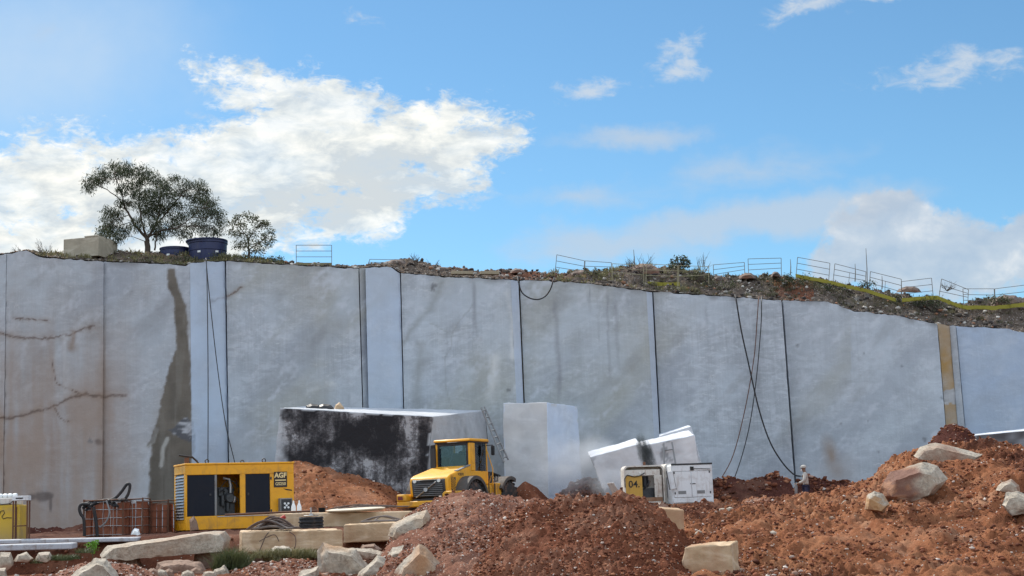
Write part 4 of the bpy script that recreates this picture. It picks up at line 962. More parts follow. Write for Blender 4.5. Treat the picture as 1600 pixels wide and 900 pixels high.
# black hoses on the cages
def hose(name, pts, r, mat, label, cat='hose', group=None, n=8):
    pp = [PV(*p) for p in pts]; out = []
    for i in range(len(pp) - 1):
        p0, p1, p2, p3 = pp[max(i - 1, 0)], pp[i], pp[i + 1], pp[min(i + 2, len(pp) - 1)]
        for t in (0, .2, .4, .6, .8):
            out.append(.5 * ((2 * p1) + (p2 - p0) * t + (2 * p0 - 5 * p1 + 4 * p2 - p3) * t * t + (3 * p1 - p0 - 3 * p2 + p3) * t ** 3))
    out.append(pp[-1]); o = MB().tube(out, r, n).build(name, mat, org=out[0]); return tag(o, label, cat, group)
tg = MB(); rt = random.Random(9)
for i in range(9):
    p = [PV(rt.uniform(128, 150), rt.uniform(788, 800), 42.2), PV(rt.uniform(140, 165), rt.uniform(778, 786), 42.5), PV(rt.uniform(155, 185), rt.uniform(776, 784), 42.7), PV(rt.uniform(160, 200), rt.uniform(780, 792), 42.3)]
    q2 = []
    for k in range(13):
        t = k / 12; q2.append(p[0] * (1 - t) ** 3 + p[1] * 3 * t * (1 - t) ** 2 + p[2] * 3 * t * t * (1 - t) + p[3] * t ** 3)
    tg.tube(q2, .035, 7)
tag(tg.build('hose_tangle', BLK, org=PV(160, 785, 42.4)), 'tangle of black rubber hoses heaped on the slat cage', 'hose')
hose('hose', [(166, 783, 42.6), (180, 778, 42.6), (190, 768, 42.6), (198, 757, 42.6), (203, 758, 42.6), (201, 770, 42.6), (196, 779, 42.6)], .045, BLK, 'black hose arching high above the slat cages')
hose('hose', [(140, 788, 42.1), (128, 788, 42.1), (124, 794, 42.1), (126, 803, 42.1), (131, 812, 42.1), (132, 840, 42.1)], .045, BLK, 'black hose looping down the left end of the slat cage')
hose('hose', [(166, 782, 42.15), (171, 800, 42.1), (166, 815, 42.1), (156, 824, 42.1)], .025, GREY, 'thin grey hose hanging down the front of the slat cage')
hose('hose', [(146, 792, 42.15), (150, 815, 42.15), (152, 838, 42.15)], .05, BLK, 'thick black hose hanging straight down the slat cage')
# crumpled white sack
rock('sack', [(200, 842), (206, 830), (210, 825), (218, 826), (220, 836), (214, 842)], 41.5, .3, WPLAS, 'crumpled white plastic sack leaning on the narrow wire cage', cat='sack', seed=83, amp=.03, cuts=4)

# yellow cabinet at the left edge
a = PV(-34, 852, 40.6)
cab0 = thing('yellow_cabinet', (a.x, 40.6, a.z), (0, 0, R(4)), 'battered yellow steel cabinet with black scrawl at the left edge', 'cabinet')
MB().b(0, 1.12, 0, .9, 0, 1.08).build('body', paint_mat('scuffed_yellow', (.62, .40, .03), .5, (.38, .27, .15), .7, scale=3, low=(0, .7)), cab0, bevel=.02)
MB().b(.02, .98, .02, .88, 1.082, 1.28).build('lid', WHTR, cab0, bevel=.03)
rl = MB()
for i in range(7): rl.lathe([(.03, -.07), (.065, -.05), (.075, 0), (.065, .05), (.03, .07)], 10, (.12 + i * .135, .2, 1.335), 'x')
rl.build('rope_edge', WPLAS, cab0)
MB().tube([(.45, -.012, 1.16), (.62, -.012, 1.10), (.85, -.012, 1.12), (1.0, -.012, 1.26)], .012, 6).build('cable', BLK, cab0)
MB().tube([(.56, -.004, .82), (.60, -.004, .92), (.68, -.004, .93), (.70, -.004, .86), (.63, -.004, .76), (.67, -.004, .70), (.76, -.004, .73), (.90, -.004, .72)], .012, 6).build('scrawl', MARK, cab0)
MB().b(.93, .945, -.012, -.001, .1, 1.02).b(1.03, 1.045, -.012, -.001, .1, 1.02).build('door_gap', RUST, cab0)
a = PV(18, 830, 40.2)
st = thing('metal_stand', (a.x, 40.2, a.z), (0, 0, R(4)), 'rusty metal stand with a white slotted top beside the yellow cabinet', 'stand')
MB().b(0, .44, 0, .3, .83, .96).build('top', WHT, st, bevel=.01)
MB().b(.10, .30, -.006, -.001, .875, .91).build('slot', MARK, st)
for x in (.03, .41):
    for y in (.03, .27): MB().b(x - .018, x + .018, y - .018, y + .018, -.3, .829).build('leg', RUST, st)
MB().b(.049, .391, .02, .04, .12, .15).build('crossbar', RUST, st)

# ------------------------------------------------------------------ things on the blocks
dsk = MB().lathe([(.05, -.05), (.75, -.045), (.84, -.01), (.86, .02), (.7, .045), (.1, .05)], 40)
o = dsk.build('round_lid', paint_mat('cream_lid', (.62, .54, .42), .7, (.35, .25, .17), .5)); pz = PV(553, 803, 41.3)
o.location = (pz.x, 41.7, PV(553, 799, 41.3).z + .05); o.rotation_euler = (R(2), R(-1), 0); tag(o, 'round pale lid lying on the long low block', 'lid')
def hose_pile(name, boxpx, Y, z, label, mat, seed, n=12, r=.028, height=.14, depth=.9):
    rg = random.Random(seed); m = MB(); x0, x1 = boxpx; X0 = PV(x0, 820, Y).x; X1 = PV(x1, 820, Y).x
    for i in range(n):
        y = Y + .12 + rg.uniform(0, depth); zz = z + rg.uniform(.0, height)
        pts = []
        xs0 = X0 + rg.uniform(0, .25) * (X1 - X0); xs1 = X1 - rg.uniform(0, .3) * (X1 - X0); dr = rg.uniform(-.35, .35)
        for k in range(9):
            t = k / 8; pts.append(((xs0 + (xs1 - xs0) * t), y + dr * t + .08 * math.sin(3 * t + i), z + r + (zz - z) * math.sin(math.pi * min(1, t * 1.15)) + rg.uniform(0, .008)))
        m.tube(pts, r * rg.uniform(.7, 1.2), 7)
    return tag(m.build(name, mat, org=((X0 + X1) / 2, Y + .5, z)), label, 'hose')
zA = PV(455, 829, 37.3).z + .03
hose_pile('hose_pile', (384, 470), 37.4, zA, 'heap of brown and grey hoses lying on the pale topped tan block', HOSE, 3, n=13, r=.032, height=.34)
hose_pile('hose_pile', (384, 462), 37.35, zA, 'heap of grey hoses mixed among the brown hoses on the tan block', HOSEG, 13, n=7, r=.03, height=.30)
zB = PV(590, 818, 39.2).z + .03
hose_pile('hose_pile', (560, 640), 39.3, zB, 'grey hoses lying along the striped tan block', HOSEG, 4, n=8, r=.025, height=.16)
zC = PV(530, 801, 41.2).z + .03
hose_pile('hose_pile', (508, 640), 41.6, zC + .06, 'thin brown hoses lying over the round lid', HOSE, 5, n=6, r=.02, height=.12)
cl = MB(); rg = random.Random(6)
c0 = PV(481, 826, 37.6)
for i in range(13):
    r0 = .30 + rg.uniform(-.03, .03); zz = .03 + i * .022
    cl.tube([(r0 * math.cos(t) + rg.uniform(-.012, .012), r0 * math.sin(t), zz + rg.uniform(-.008, .008)) for t in np.linspace(0, 2 * math.pi, 25)], .016, 6)
o = cl.build('wire_coil', BLK); o.location = (c0.x + .03, 38.0, zA - .01); tag(o, 'coil of black cable sitting on the pale topped tan block', 'coil')
o = MB().lathe([(.19, 0), (.20, .012), (.18, .02)], 20).tube([(0, 0, .02), (0, 0, .22)], .016, 8).lathe([(.05, .02), (.05, .06)], 12).build('spindle', STEEL); o.location = (c0.x + .03, 38.0, zA + .325); tag(o, 'metal spindle with a round flange standing on the cable coil', 'spindle')
o = MB().tube([(-.30, 0, 0), (-.05, 0, .14), (.05, 0, .20)], .055, 12).build('red_tube', RED); p = PV(443, 815, 38.2); o.location = (p.x - .02, 38.3, zA + .14); tag(o, 'red plastic tube lying on the hoses of the tan block', 'tube')
o = MB().tube([(-1.6, 0, 0), (1.0, .1, .02)], .03, 8).build('iron_bar', RUST); p = PV(440, 803, 40.9); o.location = (p.x, 40.9, PV(440, 803, 40.9).z + .03); tag(o, 'long dark iron bar lying along the edge of the long low block', 'bar')
for i, (px, lab) in enumerate(((457, 'left one of two white bottles beside the control box'), (466, 'right one of two white bottles beside the control box'))):
    p = PV(px, 801, 41.3)
    t = thing('bottle', (p.x, 41.5, zC), label=lab, cat='bottle', group='white bottles beside the generator')
    MB().lathe([(.055, 0), (.066, .01), (.066, .14), (.055, .21), (.03, .27), (.026, .29)], 16).build('body', WPLAS, t)
    MB().lathe([(.024, .291), (.02, .34), (.01, .36)], 12).build('cap', WPLAS, t)
o = MB().lathe([(.06, -.03), (.085, -.03), (.085, .03), (.06, .03)], 18, axis='y').build('rusty_ring', RUST); p = PV(488, 799, 41.3); o.location = (p.x, 41.6, zC + .088); tag(o, 'small rusty ring standing on the long low block', 'ring')
o = MB().b(-.09, .09, -.06, .06, 0, .13).build('tan_brick', TAN, bevel=.01); p = PV(501, 799, 41.3); o.location = (p.x, 41.55, zC); tag(o, 'small tan stone brick beside the rusty ring', 'brick')
# rope across block A front
hose('rope', [(420, 832, 37.22), (415, 838, 37.22), (410, 850, 37.22), (405, 862, 37.22)], .012, HOSE, 'thin rope hanging straight down the tan block front', 'rope')
hose('rope', [(405, 846, 37.22), (420, 838, 37.22), (430, 836, 37.22), (436, 846, 37.22)], .010, HOSE, 'short thin rope looped across the tan block front', 'rope')
hose('rope', [(452, 831, 37.22), (461, 838, 37.22), (462, 850, 37.22), (458, 862, 37.22)], .010, HOSE, 'thin rope curving down the middle of the tan block front', 'rope')
# bags on black block
pz = PV(500, 640, 63)
for i, (px, w, lab) in enumerate(((490, .34, 'dark full sack on the left of the black block top'), (508, .44, 'dark full sack beside the orange stone on the block top'))):
    rock('sack', [(px - 13 * w / .34 * .8, 641), (px - 12, 634), (px - 4, 631), (px + 8, 632), (px + 14, 637), (px + 14, 642)], 63.2, .5, DARK, lab, cat='sack', seed=90 + i, amp=.04, cuts=4, group='dark sacks on the black block')

def ladder(name, bl, br, tl, tr, r, rungs, mat, label):
    B0, B1, T0, T1 = (PV(*p) for p in (bl, br, tl, tr))
    t = thing(name, B0, label=label, cat='ladder')
    for a, b in ((B0, T0), (B1, T1)): MB().tube([a, a.lerp(b, .5), b], r, 8).build('side_rail', mat, t, org=B0)
    for k in range(rungs):
        f = (k + .5) / rungs
        MB().tube([B0.lerp(T0, f), B1.lerp(T1, f)], r * .8, 6).build('rung', mat, t, org=B0)
    return t
ladder('ladder', (787, 722, 62.3), (794, 718, 62.6), (752, 637, 63.2), (757, 636, 63.6), .04, 8, GREY, 'long grey metal ladder leaning on the black block')
ladder('ladder', (1039, 760, 59.6), (1061, 758, 59.5), (1037, 693, 60.2), (1050, 691, 60.2), .035, 3, GREY, 'short metal ladder standing against the tilted block')

# ------------------------------------------------------------------ wheel loader
DUSTY = paint_mat('dusty_fender', (.075, .065, .058), .7, (.20, .13, .09), .8, scale=3)
def loader():
    base = PV(735, 686, 60.0); base.z -= 3.36
    gzl = base.z
    L = thing('wheel_loader', (base.x - .28, 60.0, gzl), (0, 0, R(-25)), 'yellow wheel loader working beside the black stone block, seen from behind', 'wheel loader')
    for sx in (-1, 1):
        for y in (-1.6, 1.6):
            w = MB().lathe([(.36, -.30), (.62, -.31), (.74, -.27), (.79, -.2), (.80, 0), (.79, .2), (.74, .27), (.62, .31), (.36, .30)], 36, (sx * 1.03, y, .78), 'x')
            for k in range(20):
                a = 2 * math.pi * k / 20
                for s2 in (-1, 1):
                    c = Vector((sx * 1.03 + s2 * .15, y + .80 * math.cos(a + s2 * .08), .78 + .80 * math.sin(a + s2 * .08)))
                    w.box(c, (.26, .09, .07), (a + math.pi / 2, 0, 0))
            wo = w.build('wheel', TYRE, L, angle=40)
            MB().lathe([(.10, -.05), (.355, -.02), (.355, .04), (.22, .02), (.16, .12), (.05, .13)], 24, (sx * 1.22, y, .78), 'x').build('rim', YELD, wo)
    MB().b(-.5, .5, -2.9, -.05, .75, 1.35).b(-.25, .25, -.049, .3, .8, 1.2).b(-.6, .6, -1.95, -1.25, .5, .749).build('chassis', DARK, L, bevel=.03)
    # counterweight
    cw = MB().b(-1.30, 1.30, -3.42, -3.0, .62, .86)
    cw.prism([(-1.30, .861), (-.86, .861), (-.86, 1.02), (-.94, 1.14), (-1.30, 1.14)], 'y', -3.44, -2.62)
    cw.prism([(1.30, .861), (1.30, 1.20), (.84, 1.20), (.74, 1.12), (.74, .861)], 'y', -3.44, -2.62)
    cwo = cw.build('counterweight', YELD, L, bevel=.05, segs=3)
    for sx in (-1, 1): MB().b(sx * 1.12 - .11, sx * 1.12 + .11, -3.462, -3.441, .92, 1.06).build('tail_light', TAIL, cwo, bevel=.01)
    MB().b(-.73, .73, -3.10, -2.99, .861, .94).build('tow_recess', DARK, cwo)
    MB().tube([(-.35, -3.38, .60), (-.3, -3.42, .45), (.1, -3.42, .42), (.3, -3.4, .58)], .03, 8).build('tow_loop', DARK, cwo)
    # hood
    hd = MB().prism([(-3.08, 1.02), (-3.16, 1.60), (-3.10, 1.75), (-2.85, 1.86), (-1.06, 2.24), (-1.06, 1.20), (-2.2, 1.20), (-2.5, 1.02)], 'x', -.86, .86)
    ho = hd.build('engine_hood', YEL, L, bevel=.06, segs=3)
    grl = MB().prism([(-3.10, 1.00), (-3.20, 1.58), (-3.165, 1.68), (-2.95, 1.72), (-2.95, 1.00)], 'x', -.74, .74).build('grille', DARK, L, bevel=.03)
    gs = MB()
    for i in range(7):
        z = 1.06 + i * .072; y = -3.115 - (z - 1.00) * .16
        gs.box((0, y - .02, z), (1.28, .05, .022))
    gs.build('grille_slat', GREY, grl)
    eb = MB(); p0, p1 = Vector((-.56, -3.17, 1.00)), Vector((.40, -3.28, 1.58)); dirv = (p1 - p0)
    eb.tube([p0, p1], .028, 4); c = (p0 + p1) / 2
    eb.lathe([(.085, -.02), (.085, .02)], 18, (c.x, c.y - .02, c.z), 'y')
    eb.build('emblem', STEEL, grl)
    for sx in (-.58, .50): MB().lathe([(.07, -.02), (.07, .02), (.04, .03)], 14, (sx, -3.225, 1.625), 'y').build('lamp', LENS, grl)
    MB().box((-.04, -3.21, 1.635), (.62, .05, .065)).build('grille_slot', MARK, grl)
    sv = MB().b(.862, .868, -2.86, -2.50, 1.15, 1.74).build('side_vent', DARK, ho)
    ss = MB()
    for i in range(6): ss.box((.872, -2.68, 1.22 + i * .095), (.012, .42, .035), (R(-38), 0, 0))
    ss.build('vent_slat', YELD, sv)
    MB().box((.78, -1.70, 2.125), (.16, 1.2, .03), (R(12), 0, 0)).build('hood_edge', GREY, ho)
    t = text_part('lettering', 'VOLVO', .15, MARK, ho, (.8625, -2.02, 1.86), (R(90), 0, R(90)), bold=.004)
    # intake and mirror
    MB().tube([(-.80, -1.22, 2.0), (-.80, -1.22, 2.98)], .12, 14).build('exhaust_pipe', DARK, L)
    # cab
    cb = MB().b(-.78, .78, -1.02, .62, 1.45, 2.02)
    for x, y in ((-.74, -.98), (.74, -.98)): cb.b(x - .05, x + .05, y - .04, y + .06, 2.021, 3.16)
    for x, y in ((-.74, .57), (.74, .57)): cb.b(x - .035, x + .035, y - .035, y + .035, 2.021, 3.16)
    cb.b(.70, .79, -.90, -.55, 2.021, 3.16)
    cbo = cb.build('cab', YEL, L, bevel=.025)
    MB().b(-.80, .80, -1.08, .70, 3.161, 3.22).build('cab_roof', DARK, cbo, bevel=.03)
    MB().prism([(-1.14, 3.222), (-1.08, 3.33), (.62, 3.34), (.74, 3.222)], 'x', -.84, .84).build('roof_cap', YEL, cbo, bevel=.04)
    MB().b(.795, .81, -.02, .03, 2.0, 3.15).build('door_post', DARK, cbo)
    MB().b(-.69, .69, -1.035, -1.021, 3.06, 3.16).b(-.69, .69, -1.035, -1.021, 2.021, 2.12).b(-.69, -.62, -1.035, -1.021, 2.121, 3.059).b(.62, .69, -1.035, -1.021, 2.121, 3.059).build('window_frame', BLK, cbo)
    MB().b(-.685, .685, -1.0, -.985, 2.15, 3.15).build('rear_window', GLASS, cbo, smooth=False)
    MB().b(.742, .752, -.545, .53, 1.7, 3.15).build('side_window', GLASS, cbo, smooth=False)
    MB().b(-.752, -.742, -.92, .53, 2.15, 3.15).build('side_window', GLASS, cbo, smooth=False)
    MB().b(-.70, .70, .575, .59, 2.15, 3.15).build('windscreen', GLASS, cbo, smooth=False)
    MB().b(-.28, .28, -.50, -.38, 2.0, 2.78).b(-.28, .28, -.379, .1, 2.121, 2.25).build('seat', DARK, cbo, bevel=.04)
    MB().b(-.62, -.36, -.9, -.6, 2.121, 2.62).build('control_console', DARK, cbo, bevel=.03)
    # person in the cab
    # mirrors
    for sx, z in ((-1, 3.05), (1, 2.98)):
        mm = MB().box((sx * (1.06 if sx > 0 else .98), -.85 if sx < 0 else .55, z - .12), (.16, .10, .40) if sx > 0 else (.25, .12, .46)).build('mirror', BLK, L, bevel=.045, segs=3)
        MB().tube([(sx * .78, -.85 if sx < 0 else .5, z + .1), (sx * (1.06 if sx > 0 else .98), -.85 if sx < 0 else .55, z + .1)], .02, 6).build('mirror_arm', DARK, mm)
    # fenders
    for sx in (-1, 1):
        for y0, mt in ((-1.6, DUSTY), (1.6, DUSTY)):
            pr = []
            A0, A1 = (165, 15) if y0 < 0 else (150, 62)
            for k in range(11):
                a = R(A0 - k * (A0 - A1) / 10); pr.append((y0 + 1.06 * math.cos(a), .80 + 1.0 * math.sin(a)))
            for k in range(10, -1, -1):
                a = R(A0 - k * (A0 - A1) / 10); pr.append((y0 + .93 * math.cos(a), .80 + .86 * math.sin(a)))
            m = MB(); n = 11
            for k in range(n - 1):
                q4 = [pr[k], pr[k + 1], pr[2 * n - 2 - k], pr[2 * n - 1 - k]]
                m.add([(sx * .68, *p) for p in q4] + [(sx * 1.36, *p) for p in q4], [(0, 1, 2, 3), (7, 6, 5, 4), (0, 4, 5, 1), (3, 2, 6, 7)] + ([(0, 3, 7, 4)] if k == 0 else []) + ([(1, 5, 6, 2)] if k == n - 2 else []))
            m.build('fender', mt, L)
    # body between wheels: tank with steps
    MB().b(.55, 1.10, -.62, .35, .62, 1.42).build('fuel_tank', YELD, L, bevel=.04)
    MB().b(-1.10, -.55, -.62, .35, .62, 1.42).build('battery_box', YELD, L, bevel=.04)
    stp = MB()
    for z in (.45, .75, 1.05): stp.b(1.101, 1.30, -.35, .15, z, z + .04)
    stp.b(1.26, 1.295, -.39, -.352, .45, 1.5).b(1.26, 1.295, .152, .19, .45, 1.5).build('step', DARK, L)
    MB().tube([(1.05, .45, 1.4), (1.08, .45, 2.1), (.82, .45, 2.9)], .02, 6).build('hand_rail', YEL, L)
    MB().b(-.45, .45, .35, 2.2, .75, 1.75).build('front_frame', YELD, L, bevel=.05)
    for sx in (-1, 1):
        MB().prism([(.45, .75), (.45, 1.52), (1.05, 1.50), (1.30, .75)], 'x', sx * .9 - .32, sx * .9 + .32).build('side_box', YELD, L, bevel=.03)
        hs = MB()
        for i in range(3): hs.tube([(sx * (.5 + .12 * i), .9, 1.55), (sx * (.5 + .12 * i), 1.15, 1.95), (sx * (.52 + .12 * i), 1.75, 1.85), (sx * (.52 + .12 * i), 2.2, 1.2)], .035, 7)
        hs.build('hydraulic_hose', BLK, L)
    for sx in (-1, 1):
        MB().prism([(1.0, 1.5), (1.2, 1.85), (2.3, 1.35), (3.25, .55), (3.1, .40), (2.2, 1.0)], 'x', sx * .62 - .07, sx * .62 + .07).build('lift_arm', YELD, L, bevel=.02)
    MB().tube([(0, .5, 1.7), (0, 1.7, 1.5)], .09, 12).build('tilt_cylinder', STEEL, L)
    b = MB(); prof = [(3.15, 1.35), (2.98, .95), (3.0, .55), (3.25, .25), (3.6, .18), (4.35, .16), (4.35, .21), (3.62, .24), (3.3, .32), (3.06, .60), (3.04, .93), (3.2, 1.32)]
    b.prism(prof, 'x', -1.42, 1.42)
    for sx in (-1.42, 1.39): b.prism([(3.14, 1.34), (3.0, .95), (3.02, .55), (3.27, .27), (4.3, .22), (4.1, .55)], 'x', sx, sx + .03)
    b.build('bucket', GREY, L, bevel=.008)
    MB().b(-.10, .10, 2.2, 2.5, 1.5, 2.05).b(-.55, -.35, 2.0, 2.15, 1.751, 1.95).build('work_lamp', DARK, L, bevel=.02)
    return L
LO = loader()

# ------------------------------------------------------------------ people
def skinned(name, verts, edges, radii, mat, parent, sub=2, loc=None):
    me = bpy.data.meshes.new(name); me.from_pydata(verts, edges, [])
    t = bpy.data.objects.new('tmp', me); C.objects.link(t)
    md = t.modifiers.new('s', 'SKIN'); sd = me.skin_vertices[0].data
    for i, r in enumerate(radii): sd[i].radius = r if isinstance(r, tuple) else (r, r); sd[i].use_root = (i == 0)
    t.modifiers.new('u', 'SUBSURF').levels = sub; t.modifiers['u'].render_levels = sub
    dg = bpy.context.evaluated_depsgraph_get(); dg.update()
    m2 = bpy.data.meshes.new_from_object(t.evaluated_get(dg)); bpy.data.objects.remove(t)
    m2.materials.clear(); finish(m2, True, 180)
    return link_mesh(name, m2, parent, mat, loc)

def worker(loc, rz, label, seated=False, shirt=CLOTH, trousers=NAVY, capm=CLOTH, mask=True, parent=None):
    th = thing('person', loc, (0, 0, rz), label, 'person')
    # faces local +y ; z up ; feet at 0 (or seat at 0 when seated)
    if not seated:
        hip, kn, an, sh, zo = .90, .49, .09, 1.38, 0
        V = [(0, 0, hip), (0, -.01, 1.08), (0, .0, 1.27), (0, 0, 1.42), (0, .03, 1.50), (0, .045, 1.585), (0, .04, 1.66)]
        legs = [[(s * .10, 0, .86), (s * .115, .05 if s > 0 else -.02, .49), (s * .12, .0 if s > 0 else -.1, .10), (s * .13, .14 if s > 0 else .04, .045)] for s in (-1, 1)]
        arms = [[(-.19, 0, 1.38), (-.25, .05, 1.12), (-.17, .28, 1.02), (-.12, .36, 1.0)], [(.19, 0, 1.38), (.25, .04, 1.12), (.18, .28, 1.0), (.12, .36, .97)]]
    else:
        V = [(0, 0, .10), (0, -.03, .28), (0, -.03, .47), (0, 0, .62), (0, .03, .70), (0, .045, .785), (0, .04, .86)]
        legs = [[(s * .10, .05, .09), (s * .13, .43, .12), (s * .13, .5, -.25), (s * .13, .62, -.3)] for s in (-1, 1)]
        arms = [[(s * .19, 0, .58), (s * .24, .1, .34), (s * .18, .36, .38), (s * .14, .44, .40)] for s in (-1, 1)]
    vs = list(V); es = [(i, i + 1) for i in range(6)]; rs = [(.14, .11), (.12, .095), (.145, .10), (.085, .07), .055, (.075, .09), (.07, .085)]
    for lg in legs:
        b = len(vs); vs += lg; es += [(0, b), (b, b + 1), (b + 1, b + 2), (b + 2, b + 3)]; rs += [.085, .06, .042, .038]
    for ar in arms:
        b = len(vs); vs += ar; es += [(2, b), (b, b + 1), (b + 1, b + 2), (b + 2, b + 3)]; rs += [.062, .045, .033, .028]
    for sgn, ar in zip((-1, 1), arms):     # fingers and thumb
        pass
    body = skinned('body', vs, es, rs, SKIN, th)
    hd = V[5]
    fc = MB().box((hd[0], hd[1] + .10, hd[2] - .01), (.026, .04, .045)).box((hd[0], hd[1] + .085, hd[2] - .05), (.05, .012, .01))
    for s in (-1, 1): fc.box((s * .075, hd[1] - .01, hd[2] - .005), (.015, .03, .055)).lathe([(.009, -.006), (.009, .006)], 8, (s * .028, hd[1] + .085, hd[2] + .02), 'y')
    fc.build('face', SKIN, th, bevel=.006)
    for sgn, ar in zip((-1, 1), arms):
        w = Vector(ar[3]); fg = MB()
        for k, ln in enumerate((.062, .07, .066, .052)):
            o = w + Vector((sgn * .004, .02, .024 - k * .016)); fg.tube([o, o + Vector((-sgn * .02, ln * .6, -.004)), o + Vector((-sgn * .05, ln * .7, -.01))], [.0095, .0085, .007], 6)
        o = w + Vector((-sgn * .01, .0, .03)); fg.tube([o, o + Vector((-sgn * .02, .03, .012)), o + Vector((-sgn * .035, .05, .008))], [.011, .0095, .008], 6)
        fg.build('fingers', SKIN, th)
    sv = [V[0], V[1], V[2], V[3]]; se = [(0, 1), (1, 2), (2, 3)]; sr = [(.165, .13), (.145, .115), (.165, .12), (.095, .085)]
    for ar in arms:
        b = len(sv); m = Vector(ar[1]).lerp(Vector(ar[2]), .9); sv += [ar[0], ar[1], tuple(m)]; se += [(2, b), (b, b + 1), (b + 1, b + 2)]; sr += [.078, .062, .05]
    skinned('shirt', sv, se, sr, shirt, th)
    tv = [V[0]]; te = []; tr = [(.15, .125)]
    for lg in legs: b = len(tv); m = Vector(lg[1]).lerp(Vector(lg[2]), .95); tv += [lg[0], lg[1], tuple(m)]; te += [(0, b), (b, b + 1), (b + 1, b + 2)]; tr += [.10, .078, .066]
    skinned('trousers', tv, te, tr, trousers, th)
    bt = MB()
    for lg in legs: f = Vector(lg[3]); bt.box((f.x, f.y - .05, f.z), (.10, .27, .09))
    bt.build('boots', DARK, th, bevel=.03, segs=3)
    cp = MB().lathe([(.108, .0), (.112, .03), (.10, .075), (.06, .105), (.01, .115)], 20, (0, hd[1] - .005, hd[2] + .045))
    cp.add([(-.085, hd[1] + .08, hd[2] + .055), (.085, hd[1] + .08, hd[2] + .055), (.06, hd[1] + .19, hd[2] + .035), (-.06, hd[1] + .19, hd[2] + .035), (-.085, hd[1] + .08, hd[2] + .045), (.085, hd[1] + .08, hd[2] + .045), (.06, hd[1] + .19, hd[2] + .025), (-.06, hd[1] + .19, hd[2] + .025)],
           [(0, 1, 2, 3), (7, 6, 5, 4), (0, 4, 5, 1), (1, 5, 6, 2), (2, 6, 7, 3), (3, 7, 4, 0)])
    cp.build('cap', capm, th)
    if mask: MB().lathe([(.056, 0), (.05, .025), (.025, .045), (.005, .05)], 14, (0, hd[1] + .075, hd[2] - .045), 'y').build('mask', WPLAS, th)
    return th
wp = PV(1257, 728, 57.5)
worker((wp.x, 57.5, wp.z - 1.70), R(80), 'person in dusty white clothes, cap and mask standing in the red dirt')
tl = thing('hand_drill', (wp.x - .40, 57.45, wp.z - 1.70 + .12), label='grey hand held rock drill gripped by the standing person', cat='drill')
MB().lathe([(.05, .45), (.065, .5), (.065, .80), (.045, .86)], 14).build('body', GREY, tl)
MB().tube([(-.02, -.2, .88), (0, 0, .86), (-.02, .2, .88)], .02, 8).build('handle', STEEL, tl)
MB().tube([(0, 0, .45), (0, 0, -.15)], .018, 8).build('bit', STEEL, tl)
lm = LO.matrix_basis
sp = Matrix.Translation(LO.location) @ Euler(LO.rotation_euler).to_matrix().to_4x4() @ Vector((.05, -.1, 2.26))
worker(sp, R(-25), 'person in dark clothes sitting at the controls in the loader cab', seated=True, shirt=NAVY, trousers=NAVY, capm=DARK, mask=False)

# ------------------------------------------------------------------ cabinets 04 and white
def rounded(w, h, r, n=6):
    pts = [(0, 0), (w, 0)]
    pts += [(w - r + r * math.sin(R(a)), h - r + r * math.cos(R(a))) for a in np.linspace(90, 0, n)]
    pts += [(r - r * math.sin(R(a)), h - r + r * math.cos(R(a))) for a in np.linspace(0, 90, n)]
    return pts
a = PV(977, 787, 54.5)
K4 = thing('compressor_cabinet', (a.x, 54.5, a.z), (0, 0, R(10)), 'rusty ochre compressor cabinet numbered 04 with an open door', 'compressor')
Wk, Hk, Dk = 1.56, 1.40, .5
sh = MB(); outer = rounded(Wk, Hk, .16); inner = [(x * (Wk - .1) / Wk + .05, z * (Hk - .1) / Hk + .05) for x, z in outer]; n = len(outer)
for i in range(n):
    j2 = (i + 1) % n; q4 = [outer[i], outer[j2], inner[j2], inner[i]]
    sh.add([(p[0], 0, p[1]) for p in q4] + [(p[0], Dk, p[1]) for p in q4], [(0, 1, 2, 3), (7, 6, 5, 4), (0, 4, 5, 1), (2, 6, 7, 3)])
sh.prism(inner, 'y', Dk - .05, Dk - .01)
sh.build('shell', WHTR, K4, angle=30)
MB().b(.055, .70, .012, .04, .20, 1.02).build('front_panel', OCH, K4, bevel=.008)
MB().b(.055, 1.46, .013, .04, .055, .198).build('bottom_panel', paint_mat('rust_brown_panel', (.24, .12, .065), .7, (.4, .3, .2), .5), K4, bevel=.006)
MB().b(.055, 1.40, .014, .04, 1.022, 1.24).b(1.17, 1.46, .013, .04, .20, 1.02).build('frame_panel', WHTR, K4, bevel=.006)
text_part('number', '04.', .36, MARK, K4, (.38, .006, .70), (R(90), 0, 0), bold=.004)
MB().b(.25, 1.2, .2, .42, .06, .55).lathe([(.14, 0), (.14, .4)], 16, (.9, .4, .60)).tube([(.8, .2, .5), (1.0, .15, .75), (.95, .3, 1.0)], .03, 8).build('motor', ENG, K4, bevel=.02)
MB().tube([(.02, -.02, .60), (.01, -.03, .92), (.12, -.03, 1.06), (.4, -.03, .98), (.62, -.03, 1.02), (.8, -.02, 1.12)], .018, 8).build('cable', BLK, K4)
MB().lathe([(.035, -.02), (.03, .01)], 12, (.62, -.005, 1.12), 'y').build('lamp', LENS, K4)
MB().box((-.30, .4, .52), (.02, .75, .62), (0, R(-28), R(6))).build('side_door', WHTR, K4, bevel=.008)
MB().tube([(.9, .35, Hk + .001), (.9, .35, Hk + .14)], .05, 12).build('exhaust_pipe', RUST, K4)

